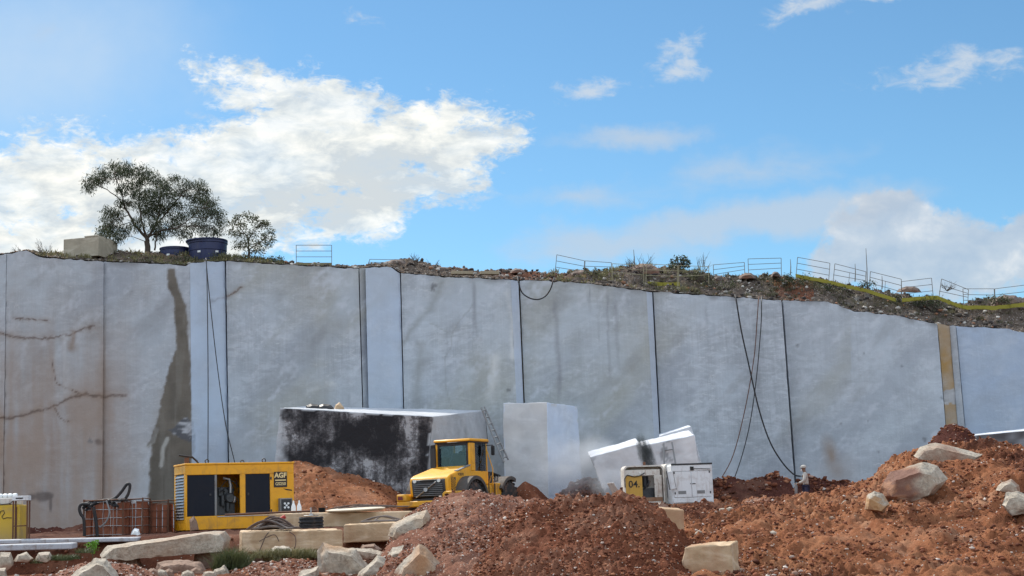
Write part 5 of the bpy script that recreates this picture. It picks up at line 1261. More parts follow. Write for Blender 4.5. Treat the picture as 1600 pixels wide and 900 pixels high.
a = PV(1052, 787, 54.2)
K5 = thing('equipment_cabinet', (a.x, 54.2, a.z), (0, 0, R(9)), 'white equipment cabinet with double doors right of the numbered one', 'cabinet')
Wc, Hc, Dc = 1.58, 1.46, 1.35
MB().prism(rounded(Wc, Hc, .10), 'y', .06, Dc).build('body', WHT, K5, angle=30)
MB().b(-.003, Wc + .003, .0, .058, Hc - .045, Hc + .015).build('top_rail', DARK, K5, bevel=.01)
MB().b(.03, Wc - .03, .02, .059, Hc - .27, Hc - .05).build('header_panel', WHT, K5, bevel=.006)
hb = MB().b(.72, .86, .002, .018, Hc - .25, Hc - .11).build('header_plate', MARK, K5); MB().tube([(.87, 0, Hc - .19), (1.2, 0, Hc - .2), (1.5, 0, Hc - .22)], .012, 6).build('cable', BLK, K5)
for x0, x1, hx in ((.06, .745, .70), (.757, 1.50, .78)):
    d = MB().b(x0, x1, .022, .059, .22, Hc - .285).build('door', WHT, K5, bevel=.008)
    MB().b(hx, hx + .12 if hx > .75 else hx + .03, .006, .0215, .70, .73).build('handle', DARK, d)
    MB().b((x0 + x1) / 2 - .18, (x0 + x1) / 2 + .12, .0165, .0215, .34, .46).build('vent', GREY, d)
MB().b(.03, Wc - .03, .02, .059, .03, .20).build('base_panel', WHT, K5, bevel=.006)
for x in (.1, 1.46):
    for z in (.34, 1.1): MB().b(x - .02, x + .02, .008, .0215, z, z + .08).build('hinge', DARK, K5)
pn = MB().box((-.06, -.10, .86), (.24, .03, .66), (0, R(-8), R(-18))).build('filter_panel', WHT, K5, bevel=.01)
ed = MB()
for c, d in (((-.18, -.12, .86), (.03, .045, .70)), ((.06, -.12, .86), (.03, .045, .70))): ed.box(c, d, (0, R(-8), R(-18)))
ed.build('panel_edge', BLK, pn, bevel=.006)
a = PV(1041, 788, 54.8)
K6 = thing('equipment_hood', (a.x, 54.9, a.z), (0, 0, R(9)), 'dusty white rounded machine hood between the two cabinets', 'machine hood')
MB().prism(rounded(.42, 1.52, .17), 'y', 0, 1.2).build('shell', WHTR, K6, angle=30)
MB().b(.06, .30, -.012, -.001, .25, 1.0).build('vent', GREY, K6)

# ------------------------------------------------------------------ on the hill
def hz(px, extra=0.0): return PV(px, skyy(px), 73.5).z + extra
# concrete box
p0 = PV(99, 398, 72.5)
cbx = thing('concrete_tank', (p0.x, 72.5, p0.z - .2), (0, 0, R(-14)), 'square beige concrete tank on the cliff top left of the tree', 'tank')
MB().b(0, 2.0, 0, 1.9, 0, 1.0).build('wall', CONC, cbx, bevel=.02)
MB().b(1.2, 1.95, -.02, 1.5, 1.002, 1.07).build('lid', CONC, cbx, bevel=.01)
def tank(cx, yt, yb, w, Y, label, lid_open, group='round water tanks'):
    p = PV(cx, yb, Y); r = w / 2 * Y / F; h = PV(cx, yt, Y).z - p.z
    t = thing('water_tank', (p.x, Y + r, p.z - .25), (0, 0, R(20)), label, 'water tank', group); h += .25
    MB().lathe([(r * .86, 0), (r * .90, h * .1), (r * .92, h * .5), (r * .945, h * .52), (r * .945, h * .60), (r * .95, h * .78), (r * .99, h * .80), (r * .99, h * .87)], 48).build('body', TANK, t)
    if lid_open:
        o = MB().lathe([(r * .98, .0), (r * 1.04, .01), (r * 1.04, .07), (r * .6, .12), (r * .1, .14)], 48).build('lid', TANK, t); o.location = (-.05, 0, h * .88); o.rotation_euler = (0, R(-.6), 0)
    else:
        MB().lathe([(r * .98, h * .872), (r * 1.03, h * .88), (r * 1.03, h * .95), (r * .6, h * 1.0), (r * .1, h * 1.02)], 48).build('lid', TANK, t)
    for ang in (-125, -70): MB().box((r * .945 * math.cos(R(ang)), r * .945 * math.sin(R(ang)), h * .42), (.03, .16, .10), (0, 0, R(ang))).build('sticker', WPLAS, t)
    return t
tank(318, 368, 402, 64, 72.6, 'tall dark blue plastic water tank under the tree', True)
tank(268, 383, 400, 48, 73.2, 'low dark round tank half hidden behind the tall blue one', False)

def leaf_cloud(name, cl, mat, parent, org, n, size=(.035, .13), droop=.5, seed=1):
    rng = np.random.default_rng(seed); V_ = []
    for c, r in cl:
        k = int(n * (r / .42) ** 2); d = rng.normal(size=(k, 3)); d /= np.linalg.norm(d, axis=1)[:, None]
        rad = rng.uniform(.05, 1, k) ** .6 * r; pc = np.array(c) + d * rad[:, None] * np.array([1, 1, .75])
        pc[:, 2] -= droop * .25 * np.abs(rng.normal(size=k)) * r
        ax = rng.normal(size=(k, 3)); ax[:, 2] -= droop * 1.5; ax /= np.linalg.norm(ax, axis=1)[:, None]
        sd = np.cross(ax, rng.normal(size=(k, 3))); sd /= np.linalg.norm(sd, axis=1)[:, None]
        L = size[1] * rng.uniform(.6, 1.3, k)[:, None]; W = size[0] * rng.uniform(.7, 1.3, k)[:, None]
        V_.append(np.stack([pc, pc + ax * L * .5 + sd * W * .5, pc + ax * L, pc + ax * L * .5 - sd * W * .5], 1))
    V_ = np.concatenate(V_); f = np.arange(len(V_) * 4).reshape(-1, 4)
    return raw_mesh(name, V_.reshape(-1, 3), f, mat, None, parent, org)

def tree(name, base, clumps, limbs, trunk_r, label, mat, n, size, Y, spread, seed, droop=.6, cr=.42, cat='tree', group=None):
    """clumps and limb nodes come in (px,py); limbs: list of polylines"""
    rng = random.Random(seed); B = PV(*base, Y); B.z -= .3
    th = thing(name, B, label=label, cat=cat, group=group)
    bd = MB(); nodes = []
    for pl, r0, r1 in limbs:
        pts = []
        dy0 = rng.uniform(-spread, spread)
        for i, (x, y) in enumerate(pl):
            t = i / max(1, len(pl) - 1); pts.append(PV(x, y, Y + dy0 * t * (0 if pl is limbs[0][0] else 1)))
        if pl is limbs[0][0]: pts[0] = B
        out = []
        for i in range(len(pts) - 1):
            for t in (0, .25, .5, .75): out.append(pts[i].lerp(pts[i + 1], t) + Vector((rng.uniform(-.03, .03), rng.uniform(-.03, .03), rng.uniform(-.02, .02))) * (1 if (i or t) else 0))
        out.append(pts[-1]); m = len(out)
        bd.tube(out, [r0 + (r1 - r0) * k / (m - 1) for k in range(m)], 8); nodes += out[m // 4:]
    cl = []
    for (x, y) in clumps:
        c = PV(x, y, Y + rng.uniform(-spread, spread)); r = cr * rng.uniform(.7, 1.15); cl.append((c, r))
        nb = min(nodes, key=lambda q_: (q_ - c).length + (.6 if q_.z > c.z else 0))
        mid = nb.lerp(c, .5) + Vector((rng.uniform(-.12, .12), rng.uniform(-.12, .12), rng.uniform(.0, .16)))
        bd.tube([nb, mid, c], [.022, .015, .007], 5)
        for _ in range(3):
            e2 = c + Vector((rng.uniform(-1, 1), rng.uniform(-1, 1), rng.uniform(-1, .8))) * r; bd.tube([mid.lerp(c, .6), (c + e2) / 2 + Vector((0, 0, .04)), e2], [.009, .006, .003], 4)
    bd.build('trunk', BARK, th, org=B)
    leaf_cloud('crown', cl, mat, th, B, n, size, droop, seed)
    return th
zz = lambda L: [(x / 3.478, y / 3.478 + 230) for x, y in L]
tree('tree', (231, 396), zz([(620, 90), (560, 130), (500, 170), (480, 205), (540, 170), (640, 130), (700, 130), (760, 170), (820, 150), (870, 180), (950, 160), (1010, 190), (1080, 200), (1110, 230), (660, 220), (660, 290), (700, 300),
      (740, 250), (800, 240), (860, 240), (920, 250), (980, 230), (1050, 260), (1100, 280), (1140, 290), (590, 340), (640, 350), (600, 400), (560, 450), (640, 480), (680, 440), (750, 400), (800, 340), (850, 330), (900, 320),
      (850, 400), (870, 470), (950, 380), (1000, 360), (1050, 330), (1100, 350), (1150, 340), (1190, 350), (1200, 400), (1180, 450), (1120, 430), (1060, 410), (1000, 450), (780, 290), (720, 200), (770, 120), (900, 200), (840, 290), (960, 300), (850, 440), (600, 440), (690, 100), (930, 430)]),
     [(zz([(800, 580), (800, 520), (798, 495)]), .17, .11), (zz([(798, 495), (745, 440), (710, 380), (680, 330), (660, 250), (620, 150)]), .08, .02), (zz([(798, 495), (770, 400), (755, 300), (760, 200)]), .07, .02), (zz([(805, 490), (850, 420), (870, 330), (870, 220)]), .08, .02),
      (zz([(810, 485), (880, 450), (960, 440), (1020, 400), (1100, 330)]), .06, .015), (zz([(850, 420), (920, 340), (1000, 240)]), .05, .015), (zz([(710, 380), (640, 270), (560, 220), (500, 190)]), .04, .01), (zz([(745, 440), (700, 410), (640, 430)]), .03, .01), (zz([(840, 560), (850, 480), (865, 430)]), .05, .02)],
     .15, 'wide umbrella shaped tree with sparse feathery leaves on the cliff top', LEAF, 235, (.034, .21), 74.5, 1.5, 5, 1.0, .56)
tree('tree', (390, 402), zz([(1290, 380), (1340, 370), (1270, 410), (1320, 420), (1380, 390), (1400, 430), (1440, 420), (1470, 460), (1430, 480), (1360, 470), (1300, 470), (1260, 460), (1340, 520), (1400, 520), (1450, 520), (1480, 500), (1300, 530), (1380, 560), (1420, 560), (1350, 590), (1440, 410)]),
     [(zz([(1350, 620), (1352, 560), (1350, 500)]), .07, .04), (zz([(1350, 500), (1310, 440), (1290, 390)]), .03, .01), (zz([(1350, 500), (1390, 450), (1420, 420)]), .03, .01), (zz([(1352, 560), (1420, 510), (1460, 480)]), .03, .01)],
     .07, 'small round sparse tree beside the tall blue tank', LEAF2, 170, (.05, .13), 73.5, .7, 8, .3, .40)
tree('tree', (1061, 428), [(1050, 407), (1058, 404), (1066, 403), (1072, 407), (1054, 413), (1062, 411), (1070, 413), (1048, 415), (1074, 411), (1060, 418)],
     [([(1061, 434), (1061, 424), (1060, 414)], .05, .03), ([(1060, 418), (1052, 410)], .02, .01), ([(1060, 418), (1070, 408)], .02, .01)], .05, 'tiny dark green tree above the middle of the wall', LEAF, 130, (.07, .15), 73.8, .4, 9, .3, .26)

def shrub(px, py, w, h, Y, label, mat, seed, n=70, dry=False, group='bushes on the cliff top'):
    B = PV(px, py, Y); rng = random.Random(seed); th = thing('bush', B, label=label, cat='bush', group=group); s = Y / F
    st = MB(); cl = []
    for i in range(9):
        e2 = B + Vector((rng.uniform(-.5, .5) * w * s, rng.uniform(-.3, .3) * w * s, rng.uniform(.35, 1) * h * s))
        st.tube([B, B.lerp(e2, .5) + Vector((rng.uniform(-.05, .05), 0, .03)), e2], [.018, .012, .005], 5)
        if dry:
            for _ in range(4):
                e3 = e2 + Vector((rng.uniform(-.2, .2), rng.uniform(-.2, .2), rng.uniform(-.05, .25))); st.tube([B.lerp(e2, rng.uniform(.5, .95)), e3], [.008, .004], 4)
        cl.append((e2 - Vector((0, 0, h * s * .2)), max(.14, .28 * w * s * rng.uniform(.7, 1.1))))
    st.build('stems', BARK, th, org=B)
    if not dry: leaf_cloud('foliage', cl, mat, th, B, n, (.05, .11), .1, seed)
    return th
for i, (px, py, w, h, lab, dry, mt) in enumerate([
        (1240, 444, 44, 16, 'dark green bush left of the tilted railings', False, LEAF), (1296, 462, 46, 22, 'dark bush on the slope under the long yellow net', False, LEAF),
        (1356, 448, 26, 14, 'small bush behind the tall thin pole', False, LEAF), (1455, 482, 46, 20, 'dark bush on the bank below the folded railings', False, LEAF),
        (1406, 470, 12, 12, 'little dark bush where the yellow net bends', False, LEAF), (1570, 470, 40, 12, 'low bush behind the yellow net at the right edge', False, LEAF2),
        (1090, 436, 34, 18, 'green bush right of the tiny tree', False, LEAF2), (925, 428, 26, 12, 'olive bush behind the leftmost joined railings', False, LEAF2),
        (1130, 450, 50, 12, 'pale green bush at the cliff edge in the middle', False, LEAF2), (1000, 424, 60, 24, 'bare thorny bush behind the middle railings', True, LEAF), (1096, 436, 26, 38, 'bare twiggy bush right of the tiny tree', True, LEAF),
        (650, 413, 14, 17, 'dark spiky plant on the stone pile', True, LEAF), (676, 420, 20, 14, 'bare dry bush right of the stone pile', True, LEAF), (985, 424, 16, 18, 'bare forked bush beside a thin pole', True, LEAF),
        (352, 408, 60, 10, 'low olive bush in front of the tall tank', False, LEAF2), (420, 409, 40, 10, 'low olive bush right of the small tree', False, LEAF2), (285, 408, 30, 10, 'dark bush under the low round tank', False, LEAF),
        (30, 398, 16, 14, 'bare twig plant near the left end of the cliff', True, LEAF), (68, 398, 30, 26, 'bare twig plant left of the concrete tank', True, LEAF), (1480, 452, 26, 10, 'bare twiggy plant behind the folded railing', True, LEAF)]):
    shrub(px, py + 3, w, h, 72.4 if i not in (12, 13) else 72.9, lab, mt, 400 + i, dry=dry)

def blades(name, centers, n, hgt, mat, label, seed, lean=.4, w=.02, r=.25):
    rng = np.random.default_rng(seed); V_ = []
    for c in centers:
        a = rng.uniform(0, 6.28, n); rr_ = r * rng.uniform(0, 1, n) ** .5; b = np.array(c) + np.stack([rr_ * np.cos(a), rr_ * np.sin(a), 0 * a], -1)
        h_ = hgt * rng.uniform(.4, 1.1, n); ln = rng.normal(size=(n, 2)) * lean * h_[:, None]
        t = b + np.concatenate([ln, h_[:, None]], 1); m = b + np.concatenate([ln * .35, h_[:, None] * .6], 1)
        s = np.stack([np.cos(a + 1), np.sin(a + 1), 0 * a], -1) * w
        V_.append(np.stack([b - s, b + s, m + s * .7, m - s * .7], 1)); V_.append(np.stack([m - s * .7, m + s * .7, t + s * .1, t - s * .1], 1))
    V_ = np.concatenate(V_); o = raw_mesh(name, V_.reshape(-1, 3), np.arange(len(V_) * 4).reshape(-1, 4), mat, None, None, V_.reshape(-1, 3).mean(0)); return tag(o, label, None, None, 'stuff')
rng = np.random.default_rng(3)
def hillz(px, t):    # surface of the hill
    i = np.clip(((np.asarray(px) + 120) / 2.5).astype(int), 0, len(us) - 1); j2 = np.clip((np.asarray(t) / 5.5 * 59).astype(int), 0, 59); return pos_h[j2, i]
pos_h = np.stack([Xh, Yh, Zh], -1)
def hpts(n, x0, x1, t0, t1): return hillz(rng.uniform(x0, x1, n), rng.uniform(t0, t1, n))
blades('grass', hpts(120, 60, 450, .2, 3.5), 20, .24, GRASS, 'dry grass along the cliff top under the trees', 3)
blades('grass', hpts(60, 180, 440, .2, 3.5), 20, .20, SCRUB, 'green grass around the tanks on the cliff top', 4)
blades('grass', hpts(90, 1000, 1240, .6, 4), 18, .18, SCRUB, 'patchy green grass above the middle of the wall', 5)
blades('grass', hpts(150, 1200, 1600, 1., 4.2), 16, .18, SCRUB, 'patchy green grass on the bank at the right', 6)
blades('grass', hpts(60, 850, 1100, .8, 4), 24, .25, GRASS, 'dry grass behind the middle railings', 7)
npt = 9000; hp = hpts(npt, 440, 1720, .05, 4.2); sz = .02 + .15 * rng.uniform(0, 1, npt) ** 7
palh = np.array([(.10, .085, .075), (.20, .17, .145), (.40, .38, .35), (.06, .052, .05), (.30, .16, .10), (.55, .53, .5)])
stones('rubble', hp, sz, palh[rng.choice(6, npt, p=[.3, .24, .12, .22, .07, .05])], label='broken stone rubble along the cliff top', seed=21)
hp = hpts(900, -60, 440, .05, 3.6); stones('rubble', hp, .02 + .10 * rng.uniform(0, 1, 900) ** 4, palh[rng.choice(6, 900, p=[.15, .3, .2, .1, .2, .05])], label='small stones along the cliff top by the trees', seed=22)
for i, (px, py, w, h, lab) in enumerate([(618, 411, 44, 14, 'grey stone pile behind the leaning rails'), (690, 420, 30, 8, 'flat grey stones right of the stone pile'), (808, 423, 26, 8, 'brown boulder left of the hanging black hose'),
                                          (905, 427, 34, 10, 'rounded brown boulder behind the leftmost railing'), (1005, 420, 60, 16, 'big brown rock outcrop behind the middle railings'), (965, 432, 26, 10, 'pale brown boulder in front of the outcrop'),
                                          (1122, 435, 16, 10, 'dark boulder right of the tiny tree'), (1168, 431, 30, 9, 'dark boulder under the two level railings'), (1212, 428, 16, 8, 'small boulder at the right level railing'),
                                          (1180, 448, 30, 14, 'grey boulder in the dry bank at the middle'), (1575, 470, 60, 18, 'dark boulder at the right edge behind the net'), (1420, 452, 40, 10, 'dark boulder behind the rising railing')]):
    rock('rock', [(px - w / 2, py + h * .5), (px - w * .4, py - h * .1), (px - w * .1, py - h * .5), (px + w * .2, py - h * .45), (px + w * .42, py), (px + w * .5, py + h * .5)], 72.8, 1.0, BOULD, lab, seed=500 + i, cuts=3, amp=.06, group='boulders on the cliff top',
         tint=lambda co, no: np.concatenate([np.tile((.13, .11, .10), (len(co), 1)), np.clip(.6 + fbm(co, 1.5, 4, 3)[:, None], 0, .9)], 1))
for i, (px, w) in enumerate(((722, 34), (765, 30))):
    a = PV(px, 428, 71.6); o = MB().box((0, 0, .05), (w * .032, .3, .16), (0, R(2), R(4))).build('timber_plank', paint_mat('weathered_timber%d' % i, (.34, .28, .19), .8, (.2, .14, .1), .6), bevel=.01); o.location = a
    tag(o, ('left' if i == 0 else 'right') + ' one of two weathered tan planks lying on the cliff edge', 'plank', 'planks on the cliff edge')

def rail(name, tl, tr, bl, br, Y, label, fr=(0, .33, .66), mat=None, r=.017, board=False, mid=False):
    TL, TR, BL, BR = (PV(*p, Y) for p in (tl, tr, bl, br)); TR2 = TR; org = BL
    th = thing('guard_rail', org, label=label, cat='railing', group='metal railing panels along the cliff top'); mat = mat or RAIL
    for a, b in ((TL, BL), (TR, BR)):
        MB().tube([a, b - Vector((0, 0, .25))], r, 6).build('post', mat, th, org=org)
    for f in fr: MB().tube([TL.lerp(BL, f), TR.lerp(BR, f)], r * .85, 6).build('bar', mat, th, org=org)
    if mid:
        MB().tube([TL.lerp(TR, .5).lerp(BL.lerp(BR, .5), .33), BL.lerp(BR, .5)], r * .7, 6).build('post', mat, th, org=org)
    if board:
        p = [BL.lerp(TL, .02), BR.lerp(TR, .02), BR.lerp(TR, .15), BL.lerp(TL, .15)]
        MB().hexa([v + Vector((0, -.04, 0)) for v in p] + [v + Vector((0, -.01, 0)) for v in p]).build('toe_board', paint_mat('toe_board_wood', (.22, .19, .10), .8, (.1, .08, .06), .5), th, org=org)
    return th
z2 = lambda x, y: (440 + x / 3.81, 360 + y / 3.81)
z3 = lambda x, y: (840 + x / 4, 370 + y / 4)
z4 = lambda x, y: (1200 + x / 4, 370 + y / 4)
rail('r', z2(87, 88), z2(298, 88), z2(87, 212), z2(298, 212), 72.2, 'lone railing panel with a toe board above the wide plain panel', fr=(0, .28, .56), board=True)
rail('r', z2(525, 172), z2(705, 175), z2(500, 222), z2(690, 225), 73.0, 'leaning railing panel behind the grey stone pile', fr=(0, .35))
for zf, Yd, lab, mt, qd in [
        (z3, 73.0, 'leftmost of the joined railings, highest at its left post', RAIL, ((120, 112), (293, 150), (105, 225), (287, 250))),
        (z3, 73.0, 'second joined railing, left of the bare forked bush', RAIL, ((297, 150), (462, 162), (290, 250), (455, 240))),
        (z3, 71.9, 'dull yellow railing left of centre before the brown outcrop', RAILY, ((466, 168), (663, 178), (465, 245), (663, 268))),
        (z3, 71.7, 'yellow railing in front of the tiny green tree', RAILY, ((679, 170), (874, 178), (675, 275), (872, 280))),
        (z3, 71.7, 'dull yellow railing right of the tiny green tree', RAILY, ((882, 180), (1070, 186), (880, 280), (1068, 262))),
        (z3, 73.2, 'level railing panel standing alone right of the tiny tree', RAIL, ((1098, 175), (1292, 160), (1100, 265), (1294, 225))),
        (z3, 73.2, 'square level railing panel above the cable hung panel', RAIL, ((1315, 138), (1522, 133), (1318, 240), (1522, 225))),
        (z4, 72.8, 'tilted railing panel at the left end of the long yellow net', RAIL, ((185, 128), (387, 165), (172, 235), (375, 275))),
        (z4, 72.8, 'tilted railing panel left of the tall thin pole', RAIL, ((418, 168), (612, 218), (403, 270), (605, 300))),
        (z4, 72.8, 'tilted railing panel just right of the tall thin pole', RAIL, ((640, 217), (833, 265), (628, 320), (830, 380))),
        (z4, 72.8, 'railing panel rising to the right where the net bends', RAIL, ((834, 280), (1022, 258), (835, 395), (1033, 375))),
        (z4, 72.6, 'steeply sloping railing panel folded against its neighbour', RAIL, ((1085, 263), (1253, 330), (1062, 375), (1245, 400))),
        (z4, 72.9, 'level railing panel in the dip at the right', RAIL, ((1218, 325), (1413, 325), (1222, 430), (1418, 440))),
        (z4, 72.9, 'railing panel running out at the right edge', RAIL, ((1417, 325), (1660, 295), (1420, 440), (1665, 420)))]:
    rail('r', *(zf(*c) for c in qd), Yd, lab, mat=mt, mid=(zf is z4 and qd[0][0] in (418, 640)), fr=(0, .34, .68))
for o in list(C.objects):
    if o.name.startswith('guard_rail'): pass
def net(pts, Y, h, label):
    out = []
    for i in range(len(pts) - 1):
        for t in np.linspace(0, 1, 8, endpoint=(i == len(pts) - 2)): out.append(PV(pts[i][0] + (pts[i + 1][0] - pts[i][0]) * t, pts[i][1] + (pts[i + 1][1] - pts[i][1]) * t + random.uniform(-.4, .4), Y + .05 * math.sin(i * 3 + t * 5)))
    m = MB(); n = len(out); vs = []
    for p in out: vs += [p, p + Vector((0, 0, -h * random.uniform(.8, 1.1))), p + Vector((0, .02, 0)), p + Vector((0, .02, -h))]
    fs = []
    for i in range(n - 1):
        a, b = i * 4, i * 4 + 4; fs += [(a, b, b + 1, a + 1), (a + 2, a + 3, b + 3, b + 2), (a, a + 2, b + 2, b)]
    m.add(vs, fs); return tag(m.build('barrier_net', NET, org=out[0]), label, 'barrier net', 'yellow barrier nets')
net([(1243, 428), (1290, 437), (1320, 444), (1352, 451), (1400, 466)], 72.3, .19, 'yellow green barrier net sloping along the tilted railings')
net([(1409, 466), (1440, 463), (1464, 462), (1485, 470), (1505, 477), (1555, 478), (1580, 475), (1625, 470)], 72.2, .20, 'yellow barrier net sagging along the railings to the right edge')
net([(1012, 440), (1035, 441), (1062, 441)], 72.0, .2, 'short yellow net lying under the yellow railing')
for px, y0, y1, lean, lab in ((1353, 388, 452, 2, 'tall thin dark pole rising behind the tilted railings'), (1336, 412, 440, 0, 'short thin pole left of the tall one'), (990, 390, 420, 1, 'thin pole beside the bare forked bush'), (1235, 405, 430, 0, 'thin bent pole left of the tilted railings'), (1378, 431, 452, 0, 'short thin stake right of the tall pole')):
    a, b = PV(px + lean, y1, 73), PV(px, y0, 73); o = MB().tube([a, a.lerp(b, .5) + Vector((.02, 0, 0)), b], [.03, .024, .012], 6).build('pole', RAIL, org=a); tag(o, lab, 'pole', 'thin poles on the cliff top')

# ------------------------------------------------------------------ cables on the wall
hose('hose', [(809, 432, 70.3), (810, 440, 69.5), (815, 456, 69.45), (826, 465, 69.45), (840, 468, 69.45), (852, 463, 69.45), (860, 452, 69.45), (864, 440, 69.5), (866, 434, 70.3)], 0.034, BLK, 'black hose hanging in a loop over the wall edge')
hose('cable', [(1148, 461, 70.6), (1150, 467, 69.5), (1158, 515, 69.4), (1170, 570, 69.4), (1186, 640, 69.35), (1203, 690, 69.3), (1222, 722, 69.2), (1240, 741, 69.2), (1251, 744, 69.0)], .036, BLK, 'thick black cable slanting across the right hand panel', 'cable')
hose('cable', [(1186, 463, 70.6), (1185, 470, 69.45), (1183, 500, 69.4), (1178, 560, 69.4), (1164, 640, 69.4), (1146, 710, 69.3), (1128, 746, 69.0)], .022, RUST, 'thin reddish cable curving down the right hand panel', 'cable')
hose('cable', [(1191, 463, 70.6), (1190, 470, 69.45), (1189, 510, 69.4), (1182, 590, 69.4), (1172, 660, 69.4), (1160, 710, 69.3), (1148, 746, 69.0)], .024, DARK, 'thin dark cable curving beside the reddish one', 'cable')
hose('cable', [(321, 404, 70.6), (323, 420, 69.5), (325, 560, 69.4), (325, 700, 69.4), (324, 830, 69.2)], .022, DARK, 'thin cable hanging straight down the pale return face', 'cable')
hose('cable', [(322, 404, 70.6), (325, 440, 69.6), (338, 560, 69.7), (352, 660, 69.6), (365, 715, 69.5), (380, 780, 69.0)], .022, DARK, 'thin cable slanting from the pale return face to its right', 'cable')
# plants in the foreground
p = PV(145, 866, 36.6); th = thing('weed', p, label='bright green leafy weed growing in front of the rock slab', cat='plant')
MB().tube([p - Vector((0, 0, .1)), p + Vector((0, 0, .25))], .01, 5).build('stem', LEAF2, th, org=p)
leaf_cloud('leaves', [(p + Vector((0, 0, .12)), .15), (p + Vector((.04, 0, .27)), .13), (p + Vector((-.05, 0, .22)), .12)], LEAFG, th, p, 420, (.05, .08), .1, 3)
def fg(cs, Y): return [P(x, y, Y) for x, y in cs]
blades('grass', fg([(352, 886), (362, 880), (372, 885), (380, 890), (366, 890), (346, 892)], 34.8), 260, .42, GRASSG, 'dark green grass tuft below the end of the rock slab', 11, lean=.5, w=.008, r=.22)
blades('grass', fg([(405, 872), (420, 870), (440, 868), (455, 870), (470, 868), (485, 870), (498, 872), (430, 876), (470, 876)], 35.2), 240, .20, GRASS, 'dry grass along the foot of the tan block', 12, lean=.6, w=.008, r=.28)
blades('grass', fg([(75, 876), (88, 874), (100, 876), (112, 874), (62, 880), (132, 864)], 35.4), 160, .13, GRASSG, 'low green grass on the bottom left stones', 13, lean=.6, w=.008, r=.22)

# ------------------------------------------------------------------ dust in the air
def puff(name, c, r, dens, col, label, rot=0, nscale=1.8, sharp=.0):
    bm = bmesh.new(); bmesh.ops.create_icosphere(bm, subdivisions=3, radius=1)
    me = bpy.data.meshes.new(name); bm.to_mesh(me); bm.free()
    m = bpy.data.materials.new(name + '_volume'); m.use_nodes = True; nt = m.node_tree; nt.nodes.clear()
    out = nn(nt, 'ShaderNodeOutputMaterial'); pv = nn(nt, 'ShaderNodeVolumePrincipled'); pv.inputs['Color'].default_value = (*col, 1)
    co = objco(nt); ln = nn(nt, 'ShaderNodeVectorMath', operation='LENGTH'); nt.links.new(co, ln.inputs[0])
    s = ramp(nt, ln.outputs['Value'], [(.0, (1, 1, 1)), (.5, (.42,) * 3), (1, (0, 0, 0))])
    nz = ramp(nt, noise_tex(nt, co, nscale, 5, .6), [(.36, (sharp,) * 3), (.66, (1, 1, 1))])
    mm = nn(nt, 'ShaderNodeMath', operation='MULTIPLY'); nt.links.new(s, mm.inputs[0]); nt.links.new(nz, mm.inputs[1])
    m2 = nn(nt, 'ShaderNodeMath', operation='MULTIPLY'); m2.inputs[1].default_value = dens; nt.links.new(mm.outputs[0], m2.inputs[0])
    nt.links.new(m2.outputs[0], pv.inputs['Density']); nt.links.new(pv.outputs[0], out.inputs['Volume'])
    o = link_mesh(name, me, None, m, c); o.scale = r; o.rotation_euler = (0, rot, 0); return tag(o, label, None, None, 'stuff')
puff('dust_cloud', PV(905, 728, 62), (2.4, 1.6, 1.6), 1.7, (.82, .84, .88), 'pale dust drifting between the tall block and the tilted block')
puff('dust_cloud', PV(955, 755, 60.5), (1.1, .9, .8), 2.4, (.85, .86, .88), 'thin dust at the foot of the tilted block')
puff('smoke', PV(1010, 712, 58.8), (.36, .40, 1.0), 26.0, (.10, .11, .11), 'dark exhaust smoke rising from the numbered cabinet', R(-16), 2.5)

# ------------------------------------------------------------------ sky and sun
SUN_EL, SUN_AZ = R(46), R(-34)
w = bpy.data.worlds.new('World'); scene.world = w; w.use_nodes = True
nt = w.node_tree; bg = nt.nodes['Background']; bg.inputs['Strength'].default_value = .1
sky = nn(nt, 'ShaderNodeTexSky', sky_type='NISHITA'); sky.sun_disc = False; sky.sun_elevation = SUN_EL; sky.sun_rotation = SUN_AZ
sky.air_density = 1.0; sky.dust_density = .3; sky.ozone_density = 1.5; sky.altitude = 800
def mth(op, a, b=None, c=None):
    n = nn(nt, 'ShaderNodeMath', operation=op)
    for i, x in enumerate((a, b, c)):
        if x is None: continue
        if isinstance(x, (int, float)): n.inputs[i].default_value = x
        else: nt.links.new(x, n.inputs[i])
    return n.outputs[0]
def vdot(a, v):
    n = nn(nt, 'ShaderNodeVectorMath', operation='DOT_PRODUCT'); nt.links.new(a, n.inputs[0]); n.inputs[1].default_value = v; return n.outputs['Value']
dr = nn(nt, 'ShaderNodeTexCoord').outputs['Generated']
Rv, Uv, Fv = (tuple(RM[:, 0]), tuple(RM[:, 1]), tuple(-RM[:, 2]))      # a fixed patch of the sky, in front of the place
df = mth('MAXIMUM', vdot(dr, Fv), .02)
u_ = mth('MULTIPLY_ADD', mth('DIVIDE', vdot(dr, Rv), df), F, 800.0)
v_ = mth('MULTIPLY_ADD', mth('DIVIDE', vdot(dr, Uv), df), -F, 450.0)
cx_ = nn(nt, 'ShaderNodeCombineXYZ'); nt.links.new(u_, cx_.inputs[0]); nt.links.new(v_, cx_.inputs[1])
def cnoise(scale, detail, stretch=(1, 1, 1), rough=.6, dist=0, rot=0.0, off=0):
    mp = nn(nt, 'ShaderNodeMapping'); mp.inputs['Scale'].default_value = stretch; mp.inputs['Rotation'].default_value = (0, 0, R(rot)); mp.inputs['Location'].default_value = (off, off * .7, off * .3)
    nt.links.new(cx_.outputs[0], mp.inputs['Vector'])
    n = nn(nt, 'ShaderNodeTexNoise'); n.inputs['Scale'].default_value = scale; n.inputs['Detail'].default_value = detail; n.inputs['Roughness'].default_value = rough; n.inputs['Distortion'].default_value = dist
    nt.links.new(mp.outputs[0], n.inputs['Vector']); return n.outputs['Fac']
wx = cnoise(1 / 110, 5); wy = cnoise(1 / 110, 5, off=900)
